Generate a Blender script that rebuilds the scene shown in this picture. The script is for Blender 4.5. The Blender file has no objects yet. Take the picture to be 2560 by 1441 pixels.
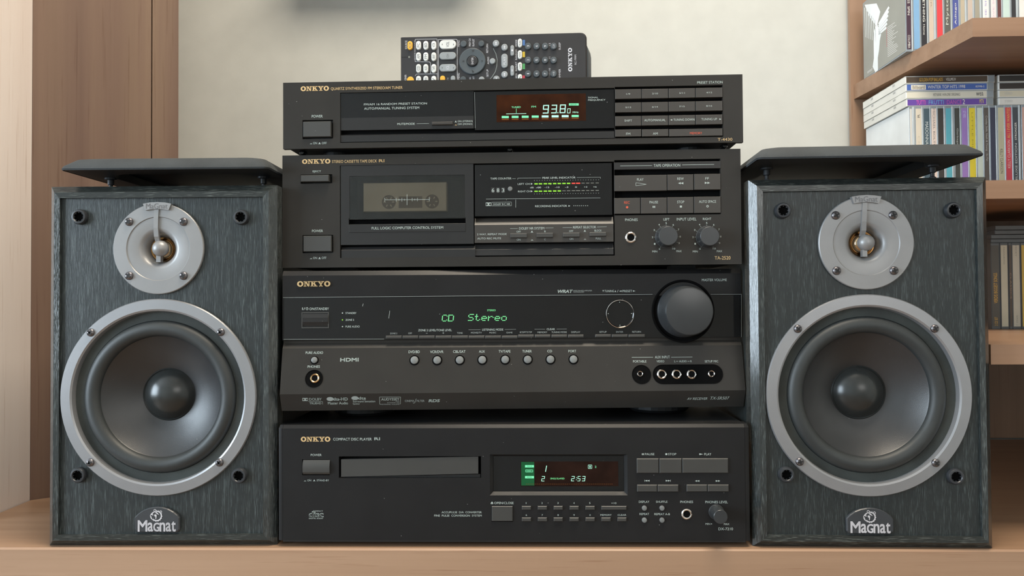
import bpy, bmesh, math, random
from mathutils import Matrix, Vector

random.seed(7)
scene = bpy.context.scene
COL = scene.collection
R = math.radians

# ------------------------------------------------------------------ camera
CAM_POS = Vector((0.0, 0.0, 0.2252))
PITCH, ROLL, FPX = 0.018693, -0.006197, 1900.0
_fw = Vector((0, math.cos(PITCH), math.sin(PITCH)))
_up0 = Vector((0, -math.sin(PITCH), math.cos(PITCH)))
_rt0 = Vector((1, 0, 0))
_rt = _rt0 * math.cos(ROLL) + _up0 * math.sin(ROLL)
_up = -_rt0 * math.sin(ROLL) + _up0 * math.cos(ROLL)
cam_data = bpy.data.cameras.new('camera')
cam = bpy.data.objects.new('camera', cam_data)
COL.objects.link(cam)
cam_data.sensor_fit = 'HORIZONTAL'
cam_data.sensor_width = 36.0
cam_data.lens = 36.0 * FPX / 2560.0
cam_data.clip_start = 0.01
cam_data.clip_end = 50
cm = Matrix.Identity(4)
for i in range(3):
    cm[i][0], cm[i][1], cm[i][2], cm[i][3] = _rt[i], _up[i], -_fw[i], CAM_POS[i]
cam.matrix_world = cm
scene.camera = cam

# ------------------------------------------------------------------ world, daylight, exposure
world = bpy.data.worlds.new('world')
scene.world = world
world.use_nodes = True
world.node_tree.nodes['Background'].inputs[0].default_value = (0.62, 0.75, 0.92, 1)
world.node_tree.nodes['Background'].inputs[1].default_value = 1.0
scene.view_settings.view_transform = 'Standard'
scene.view_settings.look = 'None'
scene.view_settings.gamma = 1.0
scene.view_settings.use_curve_mapping = False
scene.view_settings.exposure = 0.0


def area_light(name, loc, target, sx, sy, power, color):
    d = bpy.data.lights.new(name, 'AREA')
    d.shape = 'RECTANGLE'
    d.size, d.size_y = sx, sy
    d.energy = power
    d.color = color
    o = bpy.data.objects.new(name, d)
    COL.objects.link(o)
    o.location = loc
    o.rotation_euler = (Vector(target) - Vector(loc)).to_track_quat('-Z', 'Y').to_euler()
    return o


# daylight entering through the window in the left wall plus added fill from behind the camera,
# and added top fill standing in for bounce off the ceiling
area_light('window_daylight', (-2.86, -0.70, 0.62), (-0.2, -0.70, 0.60), 1.50, 1.40, 108, (0.74, 0.88, 1.0))
area_light('rear_fill_light', (1.05, -2.30, 1.10), (0.35, 0.4, 0.5), 1.30, 1.00, 12, (1.0, 0.96, 0.90))  # added frontal fill, the window around it is made up
area_light('ceiling_fill_light', (0.15, 0.36, 1.715), (0.15, 0.36, 0.0), 0.80, 0.50, 33, (1.0, 0.88, 0.71))  # added fill from above, not a known lamp

# ------------------------------------------------------------------ helpers: frames and meshes


class Frame:
    """A thing's local frame (x right, y into the thing, z up)."""

    def __init__(self, obj, world, M=None):
        self.obj, self.world = obj, world
        self.M = M or Matrix.Identity(4)
        self.inv = (world @ self.M).inverted()

    def sub(self, M):
        return Frame(self.obj, self.world, self.M @ M)

    def at(self, p, y=0.0):
        """point of the photograph -> (x, z) on this frame's plane y"""
        d = _fw + _rt * ((p[0] - 1280.0) / FPX) - _up * ((p[1] - 720.5) / FPX)
        o = self.inv @ CAM_POS
        d = self.inv.to_3x3() @ d
        t = (y - o.y) / d.y
        q = o + d * t
        return q.x, q.z

    def box(self, a, b, y=0.0):
        x0, z1 = self.at(a, y)
        x1, z0 = self.at(b, y)
        return min(x0, x1), max(x0, x1), min(z0, z1), max(z0, z1)

    def mm(self, npx, y=0.0, p=(1280, 720)):
        return abs(self.at((p[0] + npx, p[1]), y)[0] - self.at(p, y)[0])


def thing(name, label, cat, loc=(0, 0, 0), yaw=0.0, group=None):
    o = bpy.data.objects.new(name, None)
    o.empty_display_size = 0.02
    COL.objects.link(o)
    o.location = loc
    o.rotation_euler = (0, 0, yaw)
    o['label'] = label
    o['category'] = cat
    if group:
        o['group'] = group
    return Frame(o, Matrix.Translation(loc) @ Matrix.Rotation(yaw, 4, 'Z'))


class MB:
    """mesh builder"""

    def __init__(self):
        self.v, self.f = [], []

    def pts(self, ps):
        n = len(self.v)
        self.v += [tuple(p) for p in ps]
        return n

    def face(self, ps):
        n = self.pts(ps)
        self.f.append(tuple(range(n, n + len(ps))))
        return self

    def box(self, x0, x1, y0, y1, z0, z1):
        n = self.pts([(x, y, z) for x in (x0, x1) for y in (y0, y1) for z in (z0, z1)])
        for q in ((0, 1, 3, 2), (4, 6, 7, 5), (0, 4, 5, 1), (2, 3, 7, 6), (0, 2, 6, 4), (1, 5, 7, 3)):
            self.f.append(tuple(n + i for i in q))
        return self

    def cbox(self, x0, x1, y0, y1, z0, z1, c):
        """box whose front (y0) edges are chamfered by c"""
        n = self.pts([(x0 + c, y0, z0 + c), (x1 - c, y0, z0 + c), (x1 - c, y0, z1 - c), (x0 + c, y0, z1 - c),
                      (x0, y0 + c, z0), (x1, y0 + c, z0), (x1, y0 + c, z1), (x0, y0 + c, z1),
                      (x0, y1, z0), (x1, y1, z0), (x1, y1, z1), (x0, y1, z1)])
        self.f.append((n, n + 1, n + 2, n + 3))
        for k in (0, 4):
            for i in range(4):
                j = (i + 1) % 4
                self.f.append((n + k + i, n + k + 4 + i, n + k + 4 + j, n + k + j))
        self.f.append((n + 11, n + 10, n + 9, n + 8))
        return self

    def prism(self, poly, y0, y1):
        """polygon of (x, z) pushed from y0 (front) to y1"""
        m = len(poly)
        n = self.pts([(p[0], y0, p[1]) for p in poly] + [(p[0], y1, p[1]) for p in poly])
        self.f.append(tuple(range(n, n + m)))
        self.f.append(tuple(range(n + 2 * m - 1, n + m - 1, -1)))
        for i in range(m):
            j = (i + 1) % m
            self.f.append((n + i, n + m + i, n + m + j, n + j))
        return self

    def profile_x(self, prof, x0, x1, caps=True):
        """profile of (y, z) pushed along x"""
        m = len(prof)
        n = self.pts([(x0, p[0], p[1]) for p in prof] + [(x1, p[0], p[1]) for p in prof])
        for i in range(m):
            j = (i + 1) % m
            self.f.append((n + i, n + j, n + m + j, n + m + i))
        if caps:
            self.f.append(tuple(range(n, n + m)))
            self.f.append(tuple(range(n + 2 * m - 1, n + m - 1, -1)))
        return self

    def prism_z(self, poly, z0, z1):
        m = len(poly)
        n = self.pts([(p[0], p[1], z0) for p in poly] + [(p[0], p[1], z1) for p in poly])
        self.f.append(tuple(range(n + m - 1, n - 1, -1)))
        self.f.append(tuple(range(n + m, n + 2 * m)))
        for i in range(m):
            j = (i + 1) % m
            self.f.append((n + i, n + j, n + m + j, n + m + i))
        return self

    def lathe(self, cx, cz, prof, seg=32, sx=1.0):
        """profile of (r, y) turned about the y axis through (cx, cz)"""
        rings = []
        for r, y in prof:
            if r < 1e-7:
                rings.append([self.pts([(cx, y, cz)])])
            else:
                n = self.pts([(cx + sx * r * math.cos(2 * math.pi * i / seg), y, cz + r * math.sin(2 * math.pi * i / seg))
                              for i in range(seg)])
                rings.append(list(range(n, n + seg)))
        for a, b in zip(rings, rings[1:]):
            for i in range(seg):
                j = (i + 1) % seg
                if len(a) == 1 and len(b) == 1:
                    continue
                if len(a) == 1:
                    self.f.append((a[0], b[i], b[j]))
                elif len(b) == 1:
                    self.f.append((a[i], b[0], a[j]))
                else:
                    self.f.append((a[i], b[i], b[j], a[j]))
        return self

    def holed(self, x0, x1, z0, z1, y, depth, holes):
        """front plate at y with rectangular holes cut back to y + depth, and outer sides"""
        xs = sorted({x0, x1, *[h[0] for h in holes], *[h[1] for h in holes]})
        zs = sorted({z0, z1, *[h[2] for h in holes], *[h[3] for h in holes]})
        inside = lambda x, z: any(h[0] < x < h[1] and h[2] < z < h[3] for h in holes) or not (x0 < x < x1 and z0 < z < z1)
        for a, b in zip(xs, xs[1:]):
            for c, d in zip(zs, zs[1:]):
                mx, mz = (a + b) / 2, (c + d) / 2
                if inside(mx, mz):
                    continue
                self.face([(a, y, c), (b, y, c), (b, y, d), (a, y, d)])
                e = 1e-6
                Y = y + depth
                if inside(a - e, mz): self.face([(a, y, c), (a, y, d), (a, Y, d), (a, Y, c)])
                if inside(b + e, mz): self.face([(b, y, d), (b, y, c), (b, Y, c), (b, Y, d)])
                if inside(mx, c - e): self.face([(b, y, c), (a, y, c), (a, Y, c), (b, Y, c)])
                if inside(mx, d + e): self.face([(a, y, d), (b, y, d), (b, Y, d), (a, Y, d)])
        return self

    def build(self, name, mat, fr, parent=None, smooth=False, label=None, fix=True):
        me = bpy.data.meshes.new(name)
        M = fr.M
        me.from_pydata([tuple(M @ Vector(p)) for p in self.v], [], self.f)
        if fix:
            bm = bmesh.new()
            bm.from_mesh(me)
            bmesh.ops.recalc_face_normals(bm, faces=bm.faces)
            bm.to_mesh(me)
            bm.free()
        if smooth:
            for p in me.polygons:
                p.use_smooth = True
            me.set_sharp_from_angle(angle=R(32))
        me.materials.append(mat)
        o = bpy.data.objects.new(name, me)
        COL.objects.link(o)
        o.parent = parent or fr.obj
        if label:
            o['label'] = label
        return o


def copy_tree(o, parent=None):
    c = o.copy()
    COL.objects.link(c)
    c.parent = parent
    for ch in list(o.children):
        copy_tree(ch, c)
    return c


_font_cache = {}


def glyphs(s):
    if s not in _font_cache:
        cu = bpy.data.curves.new('t', 'FONT')
        cu.body = s
        cu.resolution_u = 3
        ob = bpy.data.objects.new('t', cu)
        COL.objects.link(ob)
        dg = bpy.context.evaluated_depsgraph_get()
        me = bpy.data.meshes.new_from_object(ob.evaluated_get(dg))
        vs = [(v.co.x, v.co.y) for v in me.vertices]
        fs = [tuple(p.vertices) for p in me.polygons]
        bpy.data.objects.remove(ob)
        bpy.data.curves.remove(cu)
        bpy.data.meshes.remove(me)
        ax, bx = min(v[0] for v in vs), max(v[0] for v in vs)
        ay, by = min(v[1] for v in vs), max(v[1] for v in vs)
        vs = [((v[0] - ax) / (bx - ax), (v[1] - ay) / max(by - ay, 1e-6)) for v in vs]
        _font_cache[s] = (vs, fs)
    return _font_cache[s]


def text_in(fr, s, x0, x1, z0, z1, y, mat, rot=0, parent=None, shear=0.0, depth=0.0, bold=0.0, name='lettering', onface=None):
    """flat printed lettering filling the rectangle; rot 90 reads upward, -90 downward"""
    vs, fs = glyphs(s)
    out = []
    for u, v in vs:
        if rot == 0:
            a, b = u, v
        elif rot == 90:
            a, b = 1 - v, u
        else:
            a, b = v, 1 - u
        x = x0 + (x1 - x0) * a + shear * (z1 - z0) * (b - 0.5)
        z = z0 + (z1 - z0) * b
        out.append((x, y, z) if onface is None else onface(x, y, z))
    mb = MB()
    mb.v, mb.f = list(out), list(fs)
    if bold:
        for dx, dz in ((bold, 0), (0, bold), (bold, bold)):
            n = len(mb.v)
            mb.v += [(p[0] + dx, p[1] - 0.00001, p[2] + dz) for p in out]
            mb.f += [tuple(i + n for i in q) for q in fs]
    if depth:
        n = len(mb.v)
        base = list(mb.v)
        faces = list(mb.f)
        mb.v += [(p[0], p[1] - depth, p[2]) for p in base]
        mb.f += [tuple(i + n for i in q) for q in faces]
        edges = {}
        for q in faces:
            for i in range(len(q)):
                e = (q[i], q[(i + 1) % len(q)])
                k = tuple(sorted(e))
                edges[k] = None if k in edges else e
        for e in edges.values():
            if e:
                mb.f.append((e[0], e[1], e[1] + n, e[0] + n))
    return mb.build(name, mat, fr, parent, fix=False)


def text(fr, s, a, b, mat, y=-0.0002, **kw):
    x0, x1, z0, z1 = fr.box(a, b, y)
    return text_in(fr, s, x0, x1, z0, z1, y, mat, **kw)


def crop(ox, oy, s):
    return lambda x, y: (ox + x / s, oy + y / s)


def poly(fr, pts, mat, y=-0.0002, name='printed_symbol', parent=None):
    return MB().face([(p[0], y, p[1]) for p in [fr.at(q, y) for q in pts]]).build(name, mat, fr, parent, fix=False)


def polys(fr, ptss, mat, y=-0.0002, name='printed_symbol', parent=None):
    mb = MB()
    for pts in ptss:
        mb.face([(p[0], y, p[1]) for p in [fr.at(q, y) for q in pts]])
    return mb.build(name, mat, fr, parent, fix=False)


def rect(a, b):
    return [a, (b[0], a[1]), b, (a[0], b[1])]


def hline(fr, a, b, mat, w=0.9, y=-0.0002, name='printed_line', parent=None):
    dx, dy = b[0] - a[0], b[1] - a[1]
    L = math.hypot(dx, dy) or 1
    nx, ny = -dy / L * w / 2, dx / L * w / 2
    return poly(fr, [(a[0] + nx, a[1] + ny), (b[0] + nx, b[1] + ny), (b[0] - nx, b[1] - ny), (a[0] - nx, a[1] - ny)], mat, y, name, parent)


def ring_poly(fr, c, r0, r1, mat, y, seg=24, name='printed_ring', parent=None):
    cx, cz = fr.at(c, y)
    return MB().lathe(cx, cz, [(r0, y), (r1, y)], seg).build(name, mat, fr, parent, fix=False)


def push_symbol(fr, q, x0, x1, y0, y1, mat, up, y=-0.0002, parent=None):
    """the little in / out marks beside a push switch"""
    h = (y1 - y0)
    p = [[q(x0, y1), q(x1, y1), q(x1 - (x1 - x0) * .12, y1 - h * .25), q(x0 + (x1 - x0) * .12, y1 - h * .25)]]
    if up:
        p.append([q(x0 + (x1 - x0) * .3, y1), q(x1 - (x1 - x0) * .3, y1), q(x1 - (x1 - x0) * .3, y0), q(x0 + (x1 - x0) * .3, y0)])
    else:
        p.append([q(x0 + (x1 - x0) * .25, y1), q(x1 - (x1 - x0) * .25, y1), q((x0 + x1) / 2, y0)])
    return polys(fr, p, mat, y, parent=parent)


def slab_logo(fr, a, b, mat, y=-0.0002, depth=0.0, rot=0, parent=None):
    """the wide slab-serif maker's word O N K Y O filling the rectangle a-b"""
    el = lambda cx, cy, rx, ry, n=28: [(cx + rx * math.cos(2 * math.pi * i / n), cy + ry * math.sin(2 * math.pi * i / n)) for i in range(n)]
    rc = lambda x0, y0, x1, y1: [(x0, y0), (x1, y0), (x1, y1), (x0, y1)]
    parts = []

    def O(x):
        o, i = el(x + .58, .5, .58, .53), el(x + .58, .5, .25, .30)
        for k in range(28):
            j = (k + 1) % 28
            parts.append([o[k], o[j], i[j], i[k]])
        return 1.16
    sh = lambda x, P: parts.extend([[(p[0] + x, p[1]) for p in q] for q in P])
    x = O(0) + .05
    sh(x, [rc(0, .85, .42, 1), rc(0, 0, .5, .15), rc(.72, .85, 1.22, 1), rc(.17, 0, .33, 1), rc(.88, 0, 1.05, 1), [(.17, 1), (.48, 1), (1.05, 0), (.78, 0)]])
    x += 1.27
    sh(x, [rc(0, .85, .58, 1), rc(0, 0, .58, .15), rc(.14, 0, .44, 1), [(.42, .36), (.42, .58), (.82, .95), (1.04, .95)], rc(.68, .85, 1.18, 1),
           [(.5, .58), (.72, .72), (1.14, .05), (.8, .05)], rc(.66, 0, 1.26, .15)])
    x += 1.28
    sh(x, [rc(0, .85, .54, 1), rc(.7, .85, 1.2, 1), rc(.46, 0, .76, .5), [(.1, .9), (.44, .9), (.76, .42), (.46, .42)],
           [(.8, .9), (1.04, .9), (.76, .42), (.56, .42)], rc(.28, 0, .94, .15)])
    x += 1.2
    W = x + O(x)
    x0, x1, z0, z1 = fr.box(a, b, y)
    mb = MB()
    for q in parts:
        pts = []
        for u, v in q:
            u /= W
            if rot == 90:
                u, v = 1 - v, u
            pts.append((x0 + (x1 - x0) * u, z0 + (z1 - z0) * v))
        if depth:
            mb.prism(pts, y - depth, y)
        else:
            mb.face([(p[0], y, p[1]) for p in pts])
    return mb.build('maker_lettering', mat, fr, parent, fix=bool(depth))


SEG7 = {'0': 'abcdef', '1': 'bc', '2': 'abged', '3': 'abgcd', '5': 'afgcd', '8': 'abcdefg', '9': 'abcdfg', '6': 'afgedc', '4': 'fgbc', '7': 'abc'}


def seg7(fr, ch, a, b, mat, y, slant=0.08, t=0.16, parent=None):
    x0, x1, z0, z1 = fr.box(a, b, y)
    w, h = x1 - x0, z1 - z0
    e = t * w
    g = e * .12
    S = {'a': (x0 + g, x1 - g, z1 - e, z1), 'd': (x0 + g, x1 - g, z0, z0 + e), 'g': (x0 + g, x1 - g, z0 + h / 2 - e / 2, z0 + h / 2 + e / 2),
         'f': (x0, x0 + e, z0 + h / 2 + g, z1 - g), 'e': (x0, x0 + e, z0 + g, z0 + h / 2 - g),
         'b': (x1 - e, x1, z0 + h / 2 + g, z1 - g), 'c': (x1 - e, x1, z0 + g, z0 + h / 2 - g)}
    mb = MB()
    for s in SEG7[ch]:
        p = S[s]
        sk = lambda z: slant * (z - z0 - h / 2)
        mb.face([(p[0] + sk(p[2]), y, p[2]), (p[1] + sk(p[2]), y, p[2]), (p[1] + sk(p[3]), y, p[3]), (p[0] + sk(p[3]), y, p[3])])
    return mb.build('display_digit', mat, fr, parent, fix=False)


DOTS = {'C': ['01110', '10001', '10000', '10000', '10000', '10001', '01110'], 'D': ['11110', '10001', '10001', '10001', '10001', '10001', '11110'],
        'S': ['01111', '10000', '10000', '01110', '00001', '00001', '11110'], 't': ['01000', '01000', '11100', '01000', '01000', '01001', '00110'],
        'e': ['00000', '00000', '01110', '10001', '11111', '10000', '01110'], 'r': ['00000', '00000', '10110', '11001', '10000', '10000', '10000'],
        'o': ['00000', '00000', '01110', '10001', '10001', '10001', '01110']}


def dots(fr, ch, a, b, mat, y, slant=0.1, parent=None):
    x0, x1, z0, z1 = fr.box(a, b, y)
    cw, chh = (x1 - x0) / 5, (z1 - z0) / 7
    mb = MB()
    for r, row in enumerate(DOTS[ch]):
        for c, k in enumerate(row):
            if k == '1':
                zz = z1 - (r + .5) * chh
                xx = x0 + (c + .5) * cw + slant * (zz - (z0 + z1) / 2)
                w, h = cw * .40, chh * .40
                mb.face([(xx - w, y, zz - h), (xx + w, y, zz - h), (xx + w, y, zz + h), (xx - w, y, zz + h)])
    return mb.build('display_character', mat, fr, parent, fix=False)


# ------------------------------------------------------------------ materials


def nt(name):
    m = bpy.data.materials.new(name)
    m.use_nodes = True
    n = m.node_tree
    return m, n, n.nodes['Principled BSDF'], n.nodes, n.links


def coords(N, L, scale=(1, 1, 1), rnd=True):
    tc = N.new('ShaderNodeTexCoord')
    mp = N.new('ShaderNodeMapping')
    mp.inputs['Scale'].default_value = scale
    L.new(tc.outputs['Object'], mp.inputs['Vector'])
    if rnd:
        oi = N.new('ShaderNodeObjectInfo')
        mul = N.new('ShaderNodeMath')
        mul.operation = 'MULTIPLY'
        mul.inputs[1].default_value = 13.0
        L.new(oi.outputs['Random'], mul.inputs[0])
        cb = N.new('ShaderNodeCombineXYZ')
        for i in range(3):
            L.new(mul.outputs[0], cb.inputs[i])
        L.new(cb.outputs[0], mp.inputs['Location'])
    return mp.outputs['Vector']


def noise(N, L, vec, scale=5, detail=3, rough=.5):
    n = N.new('ShaderNodeTexNoise')
    n.inputs['Scale'].default_value = scale
    n.inputs['Detail'].default_value = detail
    n.inputs['Roughness'].default_value = rough
    L.new(vec, n.inputs['Vector'])
    return n.outputs['Fac']


def ramp(N, L, fac, stops):
    r = N.new('ShaderNodeValToRGB')
    el = r.color_ramp.elements
    while len(el) < len(stops):
        el.new(0.5)
    for e, (p, c) in zip(el, stops):
        e.position = p
        e.color = (*c, 1)
    L.new(fac, r.inputs['Fac'])
    return r.outputs['Color']


def mixc(N, L, fac, a, b, mode='MIX'):
    m = N.new('ShaderNodeMix')
    m.data_type = 'RGBA'
    m.blend_type = mode
    if isinstance(fac, float):
        m.inputs[0].default_value = fac
    else:
        L.new(fac, m.inputs[0])
    for s, v in ((6, a), (7, b)):
        if isinstance(v, tuple):
            m.inputs[s].default_value = (*v, 1)
        else:
            L.new(v, m.inputs[s])
    return m.outputs[2]


def bump(N, L, P, h, strength, dist=0.001):
    b = N.new('ShaderNodeBump')
    b.inputs['Strength'].default_value = strength
    b.inputs['Distance'].default_value = dist
    L.new(h, b.inputs['Height'])
    L.new(b.outputs['Normal'], P.inputs['Normal'])


def plastic(name, col, rough=.45, metal=0.0, spec=.5, dust=0.0, var=.12, fine=0.0, coat=0.0):
    m, n, P, N, L = nt(name)
    P.inputs['Roughness'].default_value = rough
    P.inputs['Metallic'].default_value = metal
    P.inputs['Specular IOR Level'].default_value = spec
    P.inputs['Coat Weight'].default_value = coat
    v = coords(N, L)
    f = noise(N, L, v, 30, 3)
    c = ramp(N, L, f, [(.3, tuple(x * (1 - var) for x in col)), (.7, tuple(x * (1 + var) for x in col))])
    if dust:
        vo = N.new('ShaderNodeTexVoronoi')
        vo.inputs['Scale'].default_value = 95
        L.new(v, vo.inputs['Vector'])
        lt = N.new('ShaderNodeMath')
        lt.operation = 'LESS_THAN'
        lt.inputs[1].default_value = 0.03 * dust
        L.new(vo.outputs['Distance'], lt.inputs[0])
        c = mixc(N, L, lt.outputs[0], c, (.30, .31, .30))
    L.new(c, P.inputs['Base Color'])
    if fine:
        bump(N, L, P, noise(N, L, v, 2500, 2), fine, 0.0004)
    return m


def emissive(name, col, strength, base=.5, lo=.85):
    m, n, P, N, L = nt(name)
    P.inputs['Base Color'].default_value = (*[c * base for c in col], 1)
    P.inputs['Emission Color'].default_value = (*col, 1)
    P.inputs['Emission Strength'].default_value = strength
    P.inputs['Specular IOR Level'].default_value = .12
    P.inputs['Roughness'].default_value = .3
    v = coords(N, L)
    c = ramp(N, L, noise(N, L, v, 60, 2), [(.3, tuple(x * lo for x in col)), (.7, col)])
    L.new(c, P.inputs['Emission Color'])
    return m


def pane(name, tint, rough=.02, refl=.9):
    m, n, P, N, L = nt(name)
    out = N['Material Output']
    tr = N.new('ShaderNodeBsdfTransparent')
    tr.inputs[0].default_value = (*tint, 1)
    gl = N.new('ShaderNodeBsdfGlossy')
    gl.inputs['Roughness'].default_value = rough
    v = coords(N, L)
    c = ramp(N, L, noise(N, L, v, 40, 3), [(.3, (refl * .8,) * 3), (.7, (refl,) * 3)])
    L.new(c, gl.inputs['Color'])
    fr = N.new('ShaderNodeFresnel')
    fr.inputs['IOR'].default_value = 1.5
    mx = N.new('ShaderNodeMixShader')
    L.new(fr.outputs[0], mx.inputs[0])
    L.new(tr.outputs[0], mx.inputs[1])
    L.new(gl.outputs[0], mx.inputs[2])
    L.new(mx.outputs[0], out.inputs['Surface'])
    return m


def wood(name, axis, cols, rough=.35, scale=1.0, spec=.5, broad_mix=.42):
    """laminate with long grain along one axis"""
    m, n, P, N, L = nt(name)
    P.inputs['Roughness'].default_value = rough
    P.inputs['Specular IOR Level'].default_value = spec
    long, cross = 1.2 * scale, 55 * scale
    s = [cross] * 3
    s['xyz'.index(axis)] = long
    v = coords(N, L, tuple(s), rnd=False)
    s2 = [14 * scale] * 3
    s2['xyz'.index(axis)] = .5 * scale
    v2 = coords(N, L, tuple(s2), rnd=False)
    s3 = [420 * scale] * 3
    s3['xyz'.index(axis)] = 9 * scale
    v3 = coords(N, L, tuple(s3), rnd=False)
    fine = noise(N, L, v, 1, 6, .6)
    broad = noise(N, L, v2, 1, 2, .5)
    c1 = ramp(N, L, fine, [(.25, cols[0]), (.5, cols[1]), (.75, cols[2])])
    c2 = ramp(N, L, broad, [(.3, cols[0]), (.7, cols[2])])
    c = mixc(N, L, broad_mix, c1, c2)
    pores = ramp(N, L, noise(N, L, v3, 1, 3, .6), [(.60, (1, 1, 1)), (.72, (.80, .74, .70))])
    c = mixc(N, L, 1.0, c, pores, 'MULTIPLY')
    L.new(c, P.inputs['Base Color'])
    bump(N, L, P, fine, .10, 0.0006)
    return m


def ash(name, axis, base, pore, amount=.60, rough=.36, spec=.5):
    """black ash veneer: dark ground with pale broken pores along the grain"""
    m, n, P, N, L = nt(name)
    P.inputs['Roughness'].default_value = rough
    P.inputs['Specular IOR Level'].default_value = spec

    def vec(cross, long):
        s = [cross] * 3
        s['xyz'.index(axis)] = long
        return coords(N, L, tuple(s))
    streak = noise(N, L, vec(2700, 85), 1, 2, .5)
    region = noise(N, L, vec(60, 5), 1, 3, .6)
    arch = N.new('ShaderNodeTexWave')
    arch.wave_type = 'BANDS'
    arch.bands_direction = 'X'
    arch.inputs['Scale'].default_value = 9
    arch.inputs['Distortion'].default_value = 9
    arch.inputs['Detail'].default_value = 2
    L.new(vec(5.0, 1.1), arch.inputs['Vector'])
    add = N.new('ShaderNodeMath')
    add.operation = 'MULTIPLY_ADD'
    L.new(region, add.inputs[0])
    add.inputs[1].default_value = .22
    L.new(streak, add.inputs[2])
    add2 = N.new('ShaderNodeMath')
    add2.operation = 'MULTIPLY_ADD'
    L.new(arch.outputs['Fac'], add2.inputs[0])
    add2.inputs[1].default_value = .06
    L.new(add.outputs[0], add2.inputs[2])
    c = ramp(N, L, add2.outputs[0], [(amount, base), (amount + .05, tuple((a * .55 + b * .45) for a, b in zip(base, pore))), (amount + .16, pore)])
    L.new(c, P.inputs['Base Color'])
    bump(N, L, P, streak, .25, 0.0005)
    return m


M = {}
M['plaster'] = plastic('plaster', (.565, .575, .548), .85, var=.03, fine=.25)
M['ceiling'] = plastic('ceiling_paint', (.82, .81, .78), .9, var=.02)
M['floor'] = wood('floor_boards', 'y', [(.22, .14, .09), (.30, .20, .13), (.36, .25, .17)], .45)
M['white_paint'] = plastic('white_paint', (.80, .80, .78), .4, var=.03)
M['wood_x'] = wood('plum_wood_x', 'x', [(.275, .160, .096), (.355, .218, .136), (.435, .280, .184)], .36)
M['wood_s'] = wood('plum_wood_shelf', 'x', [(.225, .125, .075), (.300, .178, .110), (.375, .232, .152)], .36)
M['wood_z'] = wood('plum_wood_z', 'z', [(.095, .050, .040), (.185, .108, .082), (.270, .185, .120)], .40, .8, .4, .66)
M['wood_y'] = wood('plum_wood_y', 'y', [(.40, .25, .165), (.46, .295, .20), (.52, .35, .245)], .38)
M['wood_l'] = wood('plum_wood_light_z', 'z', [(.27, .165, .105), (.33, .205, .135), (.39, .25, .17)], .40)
M['wood_pale'] = wood('pale_wood_z', 'z', [(.78, .67, .61), (.84, .74, .68), (.89, .81, .76)], .38, .8)
M['black_panel'] = plastic('black_anodised_panel', (.031, .029, .0265), .38, spec=.18, dust=1.0, var=.06, fine=.03)
M['black_panel2'] = plastic('black_satin_panel', (.0165, .0165, .0172), .34, spec=.18, dust=1.0, var=.08, fine=.03)
M['black_strip'] = plastic('black_strip', (.020, .020, .0205), .36, spec=.35, dust=.8, var=.05)
M['chassis'] = plastic('chassis_black', (.014, .015, .016), .5, var=.1, fine=.1)
M['button'] = plastic('button_black', (.042, .042, .040), .45, dust=.9, var=.05, fine=.03)
M['key'] = plastic('flat_key_black', (.038, .034, .030), .42, dust=.6, var=.05)
M['slot'] = plastic('slot_black', (.012, .012, .013), .6)
M['recess_shade'] = plastic('recess_shade_black', (.0030, .0030, .0032), .9, spec=.08)  # near black standing in for shade inside holes, wells and gaps
M['gloss'] = plastic('gloss_black', (.006, .006, .0065), .06, spec=.42, dust=1.0, var=.1)
M['glass_dark'] = pane('smoked_glass', (.34, .34, .36))
M['glass_clear'] = pane('clear_window', (.80, .80, .78))
M['print'] = plastic('print_white', (.44, .51, .485), .6, var=.05)
M['print_dim'] = plastic('print_grey', (.32, .36, .35), .6, var=.05)
M['gold'] = plastic('print_gold', (.62, .43, .21), .4, var=.08)
M['goldmetal'] = plastic('gold_metal', (.72, .52, .28), .3, metal=.7)
M['red_print'] = plastic('print_red', (.62, .10, .05), .6, var=.05)
M['chrome'] = plastic('chrome', (.72, .68, .64), .18, metal=1.0)
M['brass'] = plastic('brass', (.70, .48, .26), .2, metal=1.0)
M['screw'] = plastic('screw_steel', (.19, .18, .19), .30, metal=.9)
M['silver'] = plastic('silver_lacquer', (.31, .315, .33), .34, metal=.55, var=.04, fine=.15)
M['tweeter'] = plastic('tweeter_silver', (.285, .285, .288), .40, metal=.35, var=.04, fine=.12)
M['dome'] = plastic('gold_dome', (.50, .36, .22), .15, metal=1.0)
M['rubber'] = plastic('rubber_surround', (.028, .032, .033), .45, var=.15, fine=.3)
M['gasket'] = plastic('gasket_felt', (.034, .040, .038), .8, var=.3, fine=.6)
M['cone'] = plastic('cone_polymer', (.020, .021, .023), .36, spec=.75, var=.25, fine=.25, dust=.8)
M['cap'] = plastic('dust_cap', (.020, .023, .023), .27, spec=.6, var=.2)
M['cup'] = plastic('grille_cup', (.030, .033, .038), .35)
M['ash_z'] = ash('black_ash_z', 'z', (.016, .021, .022), (.085, .105, .107), .715)
M['ash_fz'] = ash('black_ash_frame_z', 'z', (.020, .025, .026), (.12, .14, .14), .715, .12, .85)
M['ash_x'] = ash('black_ash_frame_x', 'x', (.024, .028, .027), (.15, .165, .15), .72, .24)
M['badge'] = plastic('badge_black', (.040, .044, .050), .35)
M['badge_print'] = plastic('badge_silver', (.58, .57, .60), .45)
M['cloth'] = plastic('grille_cloth', (.040, .046, .050), .85, var=.2, fine=1.0)
M['vfd'] = emissive('display_green', (.20, .80, .42), .85)
M['vfd_bright'] = emissive('display_mint', (.45, .92, .70), .85)
M['vfd_dim'] = emissive('display_dim_green', (.10, .45, .16), .5)
M['vfd_text'] = emissive('display_dot_green', (.22, .85, .34), .75)
M['vfd_amber'] = emissive('display_filter_amber', (.078, .021, .005), .62, .10, .25)
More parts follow.
